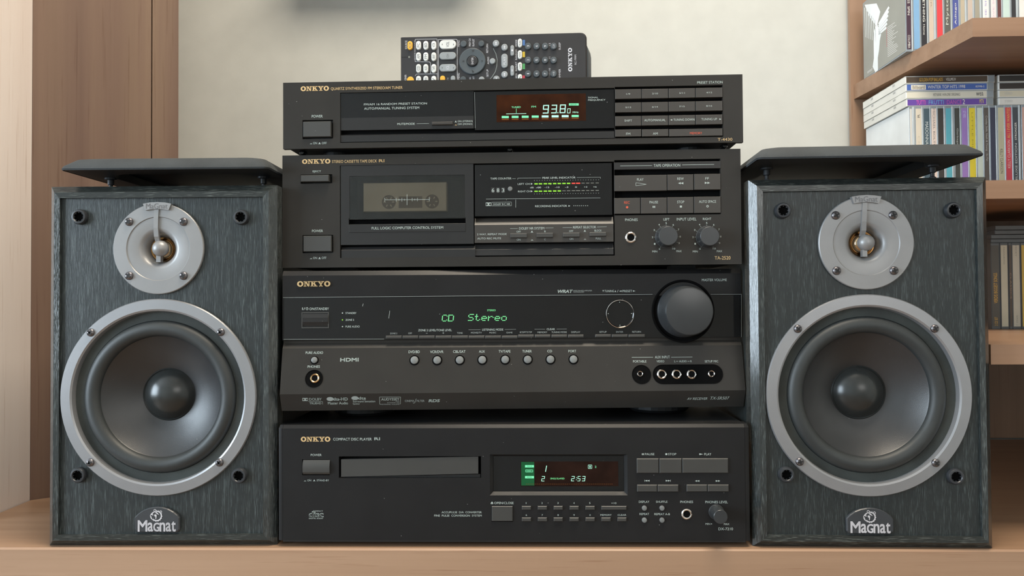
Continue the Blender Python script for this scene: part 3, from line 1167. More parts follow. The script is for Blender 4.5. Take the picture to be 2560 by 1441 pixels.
# preset keys
MB().box(grid[0], grid[1], .0046, .0049, grid[2], grid[3]).build('key_well', M['recess_shade'], TU)
cols = [(1143, 1422), (1427, 1709), (1714, 1997), (2002, 2290)]
tilt = lambda x: -(x - 1143) / (2290 - 1143) * 21
rows = [(187, 289), (329, 433), (474, 578)]
lab = [[('1/9', 42), ('2/10', 62), ('3/11', 60), ('4/12', 62)], [('5/13', 60), ('6/14', 62), ('7/15', 58), ('8/16', 64)],
       [('SHIFT', 80), ('AUTO/MANUAL', 228), ('TUNING DOWN', 226), ('TUNING UP', 168)]]
for r_, (ya, yb) in enumerate(rows):
    for c_, (xa, xb) in enumerate(cols):
        t0, t1 = tilt(xa), tilt(xb)
        k = hbtn(TU, q2(xa, ya + t0), q2(xb, yb + t1), -.0006, .004, M['key'], .0002, 'preset_key')
        s, w_ = lab[r_][c_]
        mx, my = (xa + xb) / 2 + (22 if s == 'TUNING DOWN' else 0), (ya + yb) / 2 + (t0 + t1) / 2 - (0 if r_ < 2 else 4)
        hh = 8.5 if r_ < 2 else 11.5
        text(TU, s, q2(mx - w_ / 2, my - hh + 1), q2(mx + w_ / 2, my + hh - 1), PR, -.0008, parent=k)
        if s == 'TUNING DOWN':
            poly(TU, [q2(1730, 512), q2(1752, 503), q2(1752, 521)], PR, -.0008, parent=k)
        if s == 'TUNING UP':
            poly(TU, [q2(2277, 504), q2(2255, 495), q2(2255, 513)], PR, -.0008, parent=k)
for (xa, xb, s, w_, mt) in ((1143, 1422, 'FM', 44, PR), (1430, 1712, 'AM', 52, PR), (1720, 2290, 'MEMORY', 130, M['red_print'])):
    t0, t1 = tilt(xa) * .5, tilt(xb) * .5
    k = hbtn(TU, q2(xa, 616 + t0), q2(xb, 690 + t1), -.0004, .004, M['key'], .0002, 'band_key')
    mx, my = (xa + xb) / 2, 662 + (t0 + t1) / 2
    text(TU, s, q2(mx - w_ / 2, my - 12), q2(mx + w_ / 2, my + 11), mt, -.0006, parent=k)
text(TU, 'PRESET STATION', q2(2018, 100), q2(2290, 122), PR)
text(TU, 'T-4430', q2(2237, 706), q2(2393, 734), GO)

# ------------------------------------------------------------------ cassette deck
CY = .2594
TD = thing('cassette_deck', 'black cassette deck with a tape behind its clear door window, second in the stack', 'cassette deck', (-.0027, .7185, .2562), -.0446)
TB = CY - .2562
q1, q2 = crop(690, 370, 4.267), crop(1170, 370, 3.657)
KH = .1082
bay = TD.box(q1(682, 187), q2(1335, 985))
ops = TD.box(q2(1337, 112), q2(2314, 606))
bay = (bay[0], ops[0] - .0002, bay[2], bay[3])
MB().holed(-W2, W2, TB, TB + KH, 0, .006, [bay, ops, TD.box(q1(263, 285), q1(600, 378)), TD.box(q1(284, 932), q1(610, 1120))]).build('front_panel', M['black_panel'], TD)
bc = MB().box(-W2 + .004, W2 - .004, .0400, .30, TB + .001, TB + KH - .001)
for a, b, c, d in ((-W2 + .004, bay[0], TB + .001, TB + KH - .001), (bay[1], W2 - .004, TB + .001, TB + KH - .001), (bay[0], bay[1], bay[3], TB + KH - .001), (bay[0], bay[1], TB + .001, bay[2])):
    bc.box(a, b, .006, .04, c, d)
bc.build('chassis', M['chassis'], TD)
for sx in (-1, 1):
    for yy in (.05, .26):
        MB().box(sx * .17 - .012, sx * .17 + .012, yy - .012, yy + .012, 0, TB + .0012).build('foot', M['chassis'], TD)
slab_logo(TD, q1(278, 122), q1(580, 166), GO)
text(TD, 'STEREO CASSETTE TAPE DECK', q1(598, 131), q1(1077, 155), GO)
text(TD, 'RI', q1(1097, 124), q1(1155, 152), M['gold'], bold=.0002)
hbtn(TD, q1(263, 291), q1(562, 357), -.0040, .004, M['button'], .0005, 'eject_button')
hbtn(TD, q1(290, 940), q1(590, 1105), -.0022, .004, M['button'], .0005, 'power_button')
text(TD, 'EJECT', q1(391, 241), q1(480, 265), PR)
text(TD, 'POWER', q1(384, 873), q1(500, 899), PR)
push_symbol(TD, q1, 360, 388, 1173, 1187, PR, False)
text(TD, 'ON', q1(395, 1163), q1(438, 1187), PR)
push_symbol(TD, q1, 449, 480, 1168, 1187, PR, True)
text(TD, 'OFF', q1(488, 1162), q1(537, 1186), PR)
# door with window
dx0, dx1, dz0, dz1 = TD.box(q1(690, 190), q1(2110, 1023), .0004)
hole = TD.box(q1(783, 303), q1(2015, 748), .0004)
slit = TD.box(q1(776, 752), q1(2022, 812), .0004)
door = MB().holed(dx0, dx1, dz0, dz1, .0004, .006, [hole, slit]).build('tape_door', M['black_strip'], TD)
MB().box(hole[0] - .0004, hole[1] + .0004, .0009, .0016, hole[2] - .0003, hole[3] + .0003).build('door_window', M['glass_clear'], TD, door)
# ribs below the window
rb = MB()
for k in range(5):
    zz = slit[2] + (slit[3] - slit[2]) * (k + .5) / 5
    rb.profile_x([(.0044, zz - .0012), (.0030, zz), (.0044, zz + .0010)], slit[0], slit[1])
rb.build('door_ribs', M['recess_shade'], TD, door)
lx0, lx1, lz0, lz1 = TD.box(q1(778, 817), q1(2024, 892), .0002)
lbl = MB().cbox(lx0, lx1, .0001, .002, lz0, lz1, .0003).build('door_label', M['black_strip'], TD, door)
text(TD, 'FULL LOGIC COMPUTER CONTROL SYSTEM', q1(1020, 844), q1(1783, 863), PR, -.0001, parent=lbl)
# compartment behind the door
cw = MB()
cx0, cx1, cz0, cz1 = hole
cw.face([(cx0, .006, cz0), (cx0, .006, cz1), (cx0, .030, cz1), (cx0, .030, cz0)]).face([(cx1, .006, cz0), (cx1, .006, cz1), (cx1, .030, cz1), (cx1, .030, cz0)])
cw.face([(cx0, .006, cz1), (cx1, .006, cz1), (cx1, .030, cz1), (cx0, .030, cz1)]).face([(cx0, .006, cz0), (cx1, .006, cz0), (cx1, .030, cz0), (cx0, .030, cz0)])
cw.face([(cx0, .030, cz0), (cx1, .030, cz0), (cx1, .030, cz1), (cx0, .030, cz1)])
cw.build('tape_compartment', M['chassis'], TD)
# scale printed on the window
ys = .0007
hline(TD, q1(1160, 555), q1(1640, 550), PR, .7, ys, 'scale_line', door)
for x, h in ((1160, 22), (1283, 22), (1313, 10), (1342, 20), (1370, 10), (1452, 18), (1480, 10), (1508, 18), (1635, 22)):
    yy = 555 - (x - 1160) / 480 * 5
    hline(TD, q1(x, yy - h), q1(x, yy + h), PR, .7, ys, 'scale_tick', door)
hline(TD, q1(1397, 497), q1(1397, 610), PR, .8, ys, 'scale_tick', door)
# groove and sill under the door
x0, x1, z0, z1 = TD.box(q1(697, 1057), q1(2125, 1168), .001)
zb = TD.at(q1(700, 1095), .001)[1]
MB().profile_x([(.0008, z0), (.0008, zb), (.0040, z1), (.0055, z1), (.0055, z0)], x0, x1).build('sill', M['black_strip'], TD)
MB().box(bay[0], bay[1], .0060, .0064, bay[2], hole[2] - .004).build('bay_backing', M['recess_shade'], TD)
MB().box(dx1, bay[1], .0061, .0065, bay[2], bay[3]).build('bay_backing', M['recess_shade'], TD)
# display with meters
x0, x1, z0, z1 = TD.box(q2(62, 157), q2(1318, 612), .001)
MB().box(x0, x1, .0006, .0058, z0, z1).build('display_glass', M['gloss'], TD)
yv = .0004
text(TD, 'TAPE COUNTER', q2(205, 273), q2(397, 288), PR, yv)
for ch, a in (('6', 217), ('8', 263), ('3', 309)):
    dr = poly(TD, rect(q2(a - 6, 362), q2(a + 29, 412)), M['slot'], yv, 'counter_wheel')
    text(TD, ch, q2(a, 370), q2(a + 23, 405), PR, yv - .0001, parent=dr)
x, z = TD.at(q2(386, 376), .0010)
MB().lathe(x, z, [(.0023, .005), (.0023, .0004), (.0018, -.0004), (0, -.0006)], 20).build('counter_reset', M['grey_button'], TD, smooth=True)
text(TD, 'PEAK LEVEL INDICATOR', q2(680, 266), q2(983, 279), PR, yv)
hline(TD, q2(455, 277), q2(668, 275), PR, .5, yv)
hline(TD, q2(995, 271), q2(1212, 269), PR, .5, yv)
hline(TD, q2(455, 277), q2(455, 290), PR, .5, yv)
hline(TD, q2(1212, 269), q2(1212, 281), PR, .5, yv)
hline(TD, q2(405, 281), q2(437, 281), PR, .5, yv)
text(TD, 'LEFT CH', q2(455, 323), q2(563, 337), PR, yv)
text(TD, 'RIGHT CH', q2(457, 391), q2(567, 405), PR, yv)
poly(TD, [q2(574, 321), q2(592, 329), q2(574, 337)], PR, yv)
poly(TD, [q2(574, 389), q2(592, 397), q2(574, 405)], PR, yv)
bars = [(607, 638), (647, 678), (692, 723), (733, 764), (777, 808), (819, 850), (862, 893), (904, 935), (948, 981), (988, 1026), (1038, 1067), (1080, 1109), (1122, 1151), (1166, 1196)]
for row, y0, lit in ((0, 329, 10), (1, 397, 6)):
    for k, (a, b) in enumerate(bars):
        t = -(a - 607) / 590 * 9
        mt = M['led_off'] if k >= lit else (M['led_green'] if k < 8 else M['led_red'])
        h = 5.5 if k < lit else 2.5
        poly(TD, rect(q2(a, y0 - h + t), q2(b, y0 + h + t)), mt, yv, 'level_bar')
for s, a, b in (('dB', 568, 600), ('-\u221e', 622, 668), ('-15', 700, 743), ('-10', 795, 837), ('-3', 886, 917), ('0', 979, 996), ('+3', 1060, 1090), ('+6', 1145, 1176)):
    t = -(a - 568) / 600 * 6
    text(TD, s, q2(a, 356 + t), q2(b, 369 + t), PR, yv)
for y0 in (299, 421):
    polys(TD, [rect(q2(607 + k * 23.5 - 2, y0 - 2 - k * .3), q2(607 + k * 23.5 + 2, y0 + 2 - k * .3)) for k in range(26)], PR, yv, 'scale_dots')
hline(TD, q2(165, 468), q2(1210, 458), PR, .6, yv)
hline(TD, q2(437, 472), q2(437, 546), PR, .6, yv)
polys(TD, [rect(q2(163, 500), q2(186, 531)), rect(q2(189, 500), q2(211, 531))], PR, yv, 'double_d_mark')
polys(TD, [[q2(166, 504), q2(176, 506), q2(181, 515), q2(176, 525), q2(166, 527)], [q2(208, 504), q2(198, 506), q2(193, 515), q2(198, 525), q2(208, 527)]], M['gloss'], yv - .0001, 'double_d_mark')
for a, b in (((217, 498), (397, 496)), ((217, 531), (397, 529)), ((217, 498), (217, 531)), ((397, 496), (397, 529))):
    hline(TD, q2(*a), q2(*b), PR, .5, yv)
text(TD, 'DOLBY B\u00b7C NR', q2(232, 507), q2(385, 522), PR, yv)
text(TD, 'RECORDING INDICATOR', q2(614, 525), q2(905, 539), PR, yv)
poly(TD, [q2(918, 524), q2(936, 531), q2(918, 538)], PR, yv)
polys(TD, [rect(q2(965 + k * 18, 526), q2(971 + k * 18, 532)) for k in range(8)], PR, yv, 'scale_dots')
# switch panel
x0, x1, z0, z1 = TD.box(q2(60, 706), q2(1331, 857), .0005)
zt = TD.at(q2(60, 640), .0005)[1]
MB().profile_x([(.0005, z0), (.0005, z1), (.0055, zt), (.0060, zt), (.0060, z0)], x0, x1).build('switch_panel', M['key'], TD)
zt = TD.at(q2(60, 985), .0005)[1]
zq = TD.at(q2(60, 880), .0005)[1]
MB().profile_x([(.0015, zt), (.0025, (zt + zq) / 2), (.0058, zq), (.0060, zq), (.0060, zt)], x0, x1).build('sill', M['black_strip'], TD)
yv = .0003
text(TD, 'DOLBY NR SYSTEM', q2(467, 726), q2(697, 745), PR, yv)
hline(TD, q2(385, 738), q2(455, 737), PR, .6, yv)
hline(TD, q2(707, 733), q2(782, 731), PR, .6, yv)
text(TD, 'REPEAT SELECTOR', q2(960, 716), q2(1170, 735), PR, yv)
hline(TD, q2(865, 729), q2(950, 728), PR, .6, yv)
hline(TD, q2(1180, 724), q2(1268, 722), PR, .6, yv)
for a, b, y0, y1 in ((387, 540, 783, 820), (627, 778, 779, 817), (868, 1022, 777, 813), (1112, 1265, 772, 806)):
    hbtn(TD, q2(a, y0), q2(b, y1), -.0022, .003, M['button'], .0003, 'switch')
for s, a, b, y0, y1 in (('OFF', 443, 482, 759, 775), ('ON', 446, 480, 831, 848), ('B', 698, 710, 756, 772), ('C', 698, 710, 828, 845), ('OFF', 925, 962, 753, 769), ('ON', 929, 963, 824, 841),
                        ('BLOCK', 1157, 1222, 748, 765), ('FULL', 1168, 1217, 820, 837), ('2 WAY, REPEAT MODE', 83, 353, 783, 799), ('AUTO REC MUTE', 85, 302, 821, 836)):
    text(TD, s, q2(a, y0), q2(b, y1), PR, yv)
push_symbol(TD, q2, 572, 597, 760, 775, PR, True, yv)
push_symbol(TD, q2, 574, 598, 836, 847, PR, False, yv)
push_symbol(TD, q2, 1056, 1080, 752, 767, PR, True, yv)
push_symbol(TD, q2, 1058, 1082, 829, 839, PR, False, yv)
# transport keys
MB().box(ops[0], ops[1], .0050, .0055, ops[2], ops[3]).build('key_well', M['recess_shade'], TD)
tp = hbtn(TD, q2(1337, 134), q2(2312, 186), -.0002, .004, M['black_strip'], .0002, 'heading_bar')
text(TD, 'TAPE OPERATION', q2(1698, 149), q2(1940, 171), PR, -.0004, parent=tp)
hline(TD, q2(1392, 165), q2(1682, 161), PR, .9, -.0004, parent=tp)
hline(TD, q2(1958, 156), q2(2250, 151), PR, .9, -.0004, parent=tp)
RP = M['red_print']
keys = [('PLAY', 1337, 1818, 253, 390, PR), ('REW', 1823, 2062, 245, 385, PR), ('FF', 2068, 2310, 240, 380, PR), ('REC', 1337, 1575, 460, 601, RP), ('PAUSE', 1580, 1818, 457, 599, PR),
        ('STOP', 1823, 2062, 452, 596, PR), ('AUTO SPACE', 2067, 2312, 448, 594, PR)]
tx = {'PLAY': (1545, 278, 1605, 301), 'REW': (1913, 271, 1972, 293), 'FF': (2170, 269, 2203, 290), 'REC': (1428, 488, 1478, 511), 'PAUSE': (1660, 486, 1737, 508), 'STOP': (1912, 483, 1977, 506),
      'AUTO SPACE': (2112, 480, 2268, 502)}
for s, a, b, y0, y1, mt in keys:
    k = hbtn(TD, q2(a, y0), q2(b, y1), -.0006, .004, M['key'], .0002, 'transport_key')
    t = tx[s]
    yk = -.0008
    text(TD, s, q2(t[0], t[1]), q2(t[2], t[3]), mt, yk, parent=k)
    if s == 'PLAY':
        tri = [(1535, 318), (1630, 333), (1535, 347)]
        for i in range(3):
            hline(TD, q2(*tri[i]), q2(*tri[(i + 1) % 3]), mt, .8, yk, 'printed_symbol', k)
    if s == 'REW':
        polys(TD, [[q2(1920, 323), q2(1945, 313), q2(1945, 333)], [q2(1944, 323), q2(1969, 313), q2(1969, 333)]], mt, yk, parent=k)
    if s == 'FF':
        polys(TD, [[q2(2189, 320), q2(2165, 310), q2(2165, 330)], [q2(2213, 320), q2(2189, 310), q2(2189, 330)]], mt, yk, parent=k)
    if s == 'REC':
        ring_poly(TD, q2(1455, 543), 0, .0011, mt, yk, parent=k, name='printed_symbol')
    if s == 'PAUSE':
        polys(TD, [rect(q2(1688, 531), q2(1697, 548)), rect(q2(1702, 531), q2(1711, 548))], mt, yk, parent=k)
    if s == 'STOP':
        poly(TD, rect(q2(1937, 528), q2(1956, 546)), mt, yk, parent=k)
    if s == 'AUTO SPACE':
        ring_poly(TD, q2(2190, 534), .0006, .0011, mt, yk, parent=k, name='printed_symbol')
text(TD, 'PHONES', q2(1437, 646), q2(1551, 669), PR)
jack(TD, q2(1488, 819), .0052)
for s, a, b, y0, y1 in (('LEFT', 1787, 1842, 643, 664), ('INPUT LEVEL', 1909, 2088, 640, 663), ('RIGHT', 2147, 2224, 639, 660)):
    text(TD, s, q2(a, y0), q2(b, y1), PR)
for kx, ky, ox, oy in ((1813, 815, 0, 0), (2186, 817, 370, -1)):
    c = q2(kx, ky)
    kb = knob(TD, c, .0102, .0088, .0125, 0, M['knob'], 'level_knob')
    for n_, (a, b) in enumerate(((1751, 925), (1707, 878), (1687, 817), (1702, 752), (1747, 703), (1812, 688), (1877, 704), (1925, 748), (1940, 812), (1930, 872), (1882, 922))):
        s = str(n_)
        a, b = a + ox, b + oy
        w_ = 6.5 * len(s)
        mt = PR if n_ < 8 or n_ == 10 else DIM
        text(TD, s, q2(a - w_, b - 8), q2(a + w_, b + 8), mt)
        dx, dy = kx - a, ky - b
        d = math.hypot(dx, dy)
        hline(TD, q2(a + dx / d * 15, b + dy / d * 15), q2(a + dx / d * 26, b + dy / d * 26), mt, .6)
    text(TD, 'MIN', q2(1685 + ox, 939), q2(1730 + ox, 956), PR)
    text(TD, 'MAX', q2(1905 + ox, 936), q2(1953 + ox, 954), PR)
text(TD, 'TA-2520', q2(2255, 991), q2(2400, 1021), GO)

# ------------------------------------------------------------------ cassette inside the deck
CS = thing('audio_cassette', 'beige audio cassette seen behind the clear door window of the cassette deck', 'cassette', (-.0027, .7185, .2562), -.0446)
yc = .012
x0, x1, z0, z1 = CS.box(q1(930, 375), q1(1820, 672), yc)
MB().cbox(x0, x1, yc, yc + .012, z0, z1, .0006).build('shell', M['cassette'], CS)
for c in (q1(1205, 578), q1(1665, 572)):
    x, z = CS.at(c, yc)
    h = MB().lathe(x, z, [(.0068, yc), (.0068, yc - .0004), (.0060, yc - .0004), (.0058, yc - .0001), (0, yc - .0001)], 28).build('reel_hub', M['cassette_dark'], CS)
    t = MB()
    for k in range(6):
        a = k * math.pi / 3
        t.prism([(x + math.cos(a) * u - math.sin(a) * v, z + math.sin(a) * u + math.cos(a) * v) for u, v in ((.003, -.0005), (.0052, -.0005), (.0052, .0005), (.003, .0005))], yc - .0004, yc)
    t.build('teeth', M['cassette'], CS, h)
x0, x1, z0, z1 = CS.box(q1(1310, 520), q1(1560, 640), yc)
MB().box(x0, x1, yc - .0003, yc, z0, z1).build('tape_window', M['cassette_dark'], CS)

# ------------------------------------------------------------------ receiver
RZ = .1123
RC = thing('receiver', 'black home cinema receiver with big round volume knob and green display text', 'receiver', (.0013, .7207, RZ), .0233)
q1, q2 = crop(690, 660, 3.515), crop(1270, 660, 3.514)
UZ0, UZ1 = .0784, .1392                      # upper face
ky = -.0094                                  # most forward line of the lower face
zk = RC.at((700, 986.5), ky)[1]
zl = RC.at((707, 872), 0)[1]
zb_ = RC.at((706, 1028), -.0025)[1]
zg = RC.at((709, 859), .004)[1]
disp = RC.box(q1(66, 299), q2(2048, 643), 0)
kc = RC.at(q2(1538, 415), 0)
rt_ = UZ1 + .0045
# upper front with its glossy band let in
up = MB().holed(-W2, W2, UZ0, UZ1, 0, .004, [(disp[0], disp[1], disp[2], disp[3])])
up.profile_x([(0, UZ1), (.0036, rt_), (.012, rt_), (.012, UZ1)], -W2, W2)
up.box(-W2, W2, .004, .012, UZ0, UZ1)
up.build('upper_front', M['black_panel2'], RC)
MB().profile_x([(.0036, UZ0), (.0036, zg), (0, zl), (ky, zk), (-.0025, zb_), (.012, zb_), (.012, UZ0)], -W2, W2).build('lower_front', M['black_panel'], RC)
MB().box(-W2 + .003, W2 - .003, .012, .325, zb_ + .001, rt_ - .001).build('chassis', M['chassis'], RC)
for sx in (-.152, .152):
    for yy in (.070, .27):
        f = MB()
        seg = 28
        prof = [(.028, 0), (.031, .003), (.031, zb_ + .002)]
        for (ra, za), (rb2, zb2) in zip(prof, prof[1:]):
            for i in range(seg):
                a, b = 2 * math.pi * i / seg, 2 * math.pi * (i + 1) / seg
                f.face([(sx + ra * math.cos(a), yy + ra * math.sin(a), za), (sx + ra * math.cos(b), yy + ra * math.sin(b), za),
                        (sx + rb2 * math.cos(b), yy + rb2 * math.sin(b), zb2), (sx + rb2 * math.cos(a), yy + rb2 * math.sin(a), zb2)])
        f.face([(sx + .028 * math.cos(2 * math.pi * i / seg), yy + .028 * math.sin(2 * math.pi * i / seg), 0) for i in range(seg)])
        f.build('foot', M['chassis'], RC)
gb = MB().box(disp[0] + .0002, disp[1] - .0002, .0003, .0038, disp[2] + .0002, disp[3] - .0002).build('glossy_band', M['gloss'], RC)
for a, b in ((q1(62, 297), q2(1270, 268)), (q2(1780, 268), q2(2050, 268)), (q2(2050, 268), q2(2050, 644)), (q1(66, 664), q1(950, 662))):
    hline(RC, a, b, DIM, .8, -.0002, 'edge_line')
slab_logo(RC, q1(188, 154), q1(480, 199), M['goldmetal'], -.0002, depth=.0012)
yg = .0001
text(RC, 'I/', q1(230, 384), q1(257, 406), PR, yg)
ring_poly(RC, q1(273, 395), .00085, .0012, PR, yg, name='printed_symbol')
hline(RC, q1(273, 381), q1(273, 393), PR, .8, yg)
text(RC, 'ON/STANDBY', q1(294, 385), q1(465, 406), PR, yg)
fx0, fx1, fz0, fz1 = RC.box(q1(225, 425), q1(467, 565), yg)
pb = MB()
pb.holed(fx0, fx1, fz0, fz1, -.0006, .001, [(fx0 + .0010, fx1 - .0010, fz0 + .0010, fz1 - .0010)])
pb.build('button_surround', M['button'], RC)
x0, x1, z0, z1 = RC.box(q1(237, 440), q1(460, 545), yg)
zm = (z0 + z1) / 2
MB().profile_x([(0, z0), (-.0014, zm - .002), (-.0016, zm + .002), (-.0004, z1), (.001, z1), (.001, z0)], x0, x1).build('power_button', M['black_strip'], RC)
for yy, s, b in ((433, 'STANDBY', 707), (493, 'ZONE 2', 686), (552, 'PURE AUDIO', 735)):
    ring_poly(RC, q1(584, yy), 0, .0006, M['led_green'] if s == 'ZONE 2' else PR, yg, 12, 'indicator_light')
    text(RC, s, q1(611, yy - 8), q1(b, yy + 8), PR, yg)
yd = .0001
VT = M['vfd_text']
for ch, a, b in (('C', 1457, 1507), ('D', 1512, 1564)):
    dots(RC, ch, q1(a, 447), q1(b, 507), VT, yd)
for k, ch in enumerate('Stereo'):
    a = 1688 + k * 58.3
    dots(RC, ch, q1(a, 441 + 0), q1(a + 50, 502), VT, yd)
text(RC, 'STEREO', q1(1855, 401), q1(1930, 416), VT, yd)
for s, a, b, y0, y1 in (('ZONE 2 LEVEL/TONE LEVEL', 1250, 1545, 575, 592), ('LISTENING MODE', 1812, 1997, 570, 587), ('ZONE 2', 1002, 1065, 605, 619), ('OFF', 1162, 1195, 604, 618),
                        ('TONE', 1590, 1640, 601, 615), ('MOVIE/TV', 1713, 1808, 599, 613), ('MUSIC', 1875, 1935, 599, 612), ('GAME', 2024, 2078, 598, 611)):
    text(RC, s, q1(a, y0), q1(b, y1), DIM if y1 - y0 < 16 else PR, yg)
hline(RC, q1(1317, 611), q1(1332, 611), PR, .6, yg)
hline(RC, q1(1462, 609), q1(1478, 609), PR, .6, yg)
hline(RC, q1(1470, 602), q1(1470, 616), PR, .6, yg)
hline(RC, q1(1692, 580), q1(1797, 579), DIM, .6, yg)
hline(RC, q1(2010, 577), q1(2109, 576), DIM, .6, yg)
for s, a, b, y0, y1 in (('RT/PTY/TP', 105, 210, 595, 609), ('MEMORY', 260, 345, 595, 609), ('TUNING MODE', 382, 516, 594, 608), ('DISPLAY', 556, 635, 593, 607), ('CLEAR', 340, 412, 566, 583),
                        ('SETUP', 803, 866, 592, 606), ('ENTER', 950, 1012, 592, 605), ('RETURN', 1091, 1168, 591, 605)):
    text(RC, s, q2(a, y0), q2(b, y1), DIM if s != 'CLEAR' else PR, yg)
hline(RC, q2(233, 575), q2(325, 575), DIM, .6, yg)
hline(RC, q2(427, 574), q2(516, 573), DIM, .6, yg)
mini = [(q1(a, 633), q1(b, 657)) for a, b in ((965, 1105), (1112, 1250), (1257, 1395), (1402, 1542), (1547, 1688), (1693, 1833), (1838, 1978), (1985, 2123))]
mini += [(q2(a, 624), q2(b, 648)) for a, b in ((90, 228), (236, 373), (383, 520), (528, 665))] + [(q2(a, 622), q2(b, 645)) for a, b in ((767, 905), (913, 1052), (1060, 1203))]
for a, b in mini:
    hbtn(RC, a, b, -.0012, .001, M['button'], .0004, 'small_key')
text(RC, 'WRAT', q2(433, 231), q2(563, 256), PR, bold=.0003, shear=.3)
text(RC, 'WIDE RANGE AMPLIFIER', q2(573, 231), q2(738, 241), DIM)
text(RC, 'TECHNOLOGY', q2(573, 244), q2(670, 253), DIM)
poly(RC, [q2(830, 231), q2(842, 231), q2(836, 247)], PR)
text(RC, 'TUNING', q2(847, 230), q2(932, 249), PR)
poly(RC, [q2(938, 248), q2(950, 248), q2(944, 231)], PR)
text(RC, '/', q2(958, 229), q2(970, 250), PR)
poly(RC, [q2(975, 240), q2(998, 234), q2(998, 246)], PR)
text(RC, 'PRESET', q2(1005, 230), q2(1090, 249), PR)
poly(RC, [q2(1120, 239), q2(1097, 233), q2(1097, 245)], PR)
text(RC, 'MASTER VOLUME', q2(1703, 131), q2(1922, 152), PR)
for a, b in (((1000, 412), (991, 480)), ((767, 350), (760, 374))):
    hline(RC, q1(*a), q1(*b), DIM, 1.1, yg, 'scratch', gb)
# tuning dial
x, z = RC.at(q2(982, 440), 0)
r_ = RC.mm(125 / 3.514)
dl = MB().lathe(x, z, [(r_, .0005), (r_, -.0016), (r_ * .95, -.0022), (r_ * .90, -.0016), (0, -.0016)], 64).build('tuning_dial', M['gloss'], RC, smooth=True)
MB().lathe(x, z, [(r_ * 1.0, -.0014), (r_ * .985, -.0021), (r_ * .955, -.0023), (r_ * .945, -.0021)], 64).build('dial_rim', M['chrome'], RC, dl, smooth=True)
for c in ((980, 337), (880, 438), (1085, 437), (983, 540)):
    ring_poly(RC, q2(*c), 0, .0004, PR, -.0018, 10, 'dial_mark', dl)
# volume knob in its round well
x, z = kc
MB().lathe(x, z, [(.0300, -.0003), (.0296, -.0009), (.0284, -.0009), (.0272, .0002), (.0250, .0002)], 80).build('knob_surround', M['recess_shade'], RC, smooth=True)
MB().lathe(x, z, [(.0250, .0002), (.0250, -.0030), (.0243, -.0040), (.0226, -.0225), (.0216, -.0243), (.0205, -.0246), (0, -.0246)], 96).build('volume_knob', M['knob'], RC, smooth=True)
# lower, sloping face
sl = math.atan2(ky - 0, zk - zl)
th = math.atan2(-ky, zl - zk)                # forward lean going down
LO = RC.sub(Matrix.Translation((0, 0, zl)) @ Matrix.Rotation(-th, 4, 'X'))
Tl = lambda s, a, b, y0, y1, qq, mt=PR, **k: text(LO, s, qq(a, y0), qq(b, y1), mt, **k)
Tl('PURE AUDIO', 261, 413, 771, 792, q1)
rim = lambda c, r_: MB().lathe(*LO.at(c, 0), [(r_ * 1.30, 0), (r_ * 1.27, -.0003), (r_ * 1.20, -.0002), (r_ * .9, -.0002)], 28).build('button_rim', M['recess_shade'], LO, smooth=True)
rim(q1(339, 848), .0030)
round_button(LO, q1(338, 847), .0030, 0, M['grey_button'], 'round_button', 1.0)
Tl('PHONES', 278, 385, 894, 914, q1)
x, z = LO.at(q1(334, 1010), 0)
MB().lathe(x, z, [(.0083, 0), (.0081, -.0006), (.0078, -.0005), (.0076, -.0002), (0, -.0002)], 48).build('jack_well', M['recess_shade'], LO, smooth=True)  # floor not sunk, blackness painted in place of depth
jack(LO, q1(342, 1006), .0044, -.0004, M['brass'])
text(LO, 'HDMI', q1(565, 831), q1(723, 859), PR, bold=.0003)
srcs = [('DVD/BD', 1165, 1263, 763, 785, q1), ('VCR/DVR', 1355, 1471, 763, 785, q1), ('CBL/SAT', 1556, 1665, 761, 783, q1), ('AUX', 1784, 1835, 761, 782, q1), ('TV/TAPE', 1957, 2060, 759, 781, q1),
        ('TUNER', 126, 208, 758, 779, q2), ('CD', 345, 387, 757, 778, q2), ('PORT', 530, 599, 757, 778, q2)]
for s in srcs:
    Tl(*s)
for c in (q1(1217, 848), q1(1417, 848), q1(1615, 847), q1(1813, 845), q1(2014, 843), q2(173, 842), q2(373, 841), q2(575, 840)):
    rim(c, .0037)
    round_button(LO, c, .0037, .0001, M['grey_button'], 'round_button', .9)
Tl('AUX INPUT', 1290, 1422, 809, 831, q2)
hline(LO, q2(1087, 822), q2(1274, 821), PR, .9)
hline(LO, q2(1433, 821), q2(1620, 819), PR, .9)
for s in (('PORTABLE', 1098, 1216, 848, 867), ('VIDEO', 1305, 1373, 848, 866), ('L', 1460, 1471, 848, 865), ('AUDIO', 1503, 1570, 848, 865), ('R', 1602, 1615, 848, 865), ('SETUP MIC', 1728, 1848, 848, 866)):
    Tl(*s, q2)
hline(LO, q2(1476, 857), q2(1496, 857), PR, .8)
hline(LO, q2(1577, 857), q2(1596, 857), PR, .8)


def well(pts, n=18):
    """stadium shaped outline between two picture points"""
    (xa, za), (xb, zb2), r_ = pts
    out = []
    for cx, cz, a0 in ((xb, zb2, -90), (xa, za, 90)):
        for k in range(n + 1):
            a = R(a0 + 180 * k / n)
            out.append((math.cos(a), math.sin(a), cx, cz))
    return out, r_


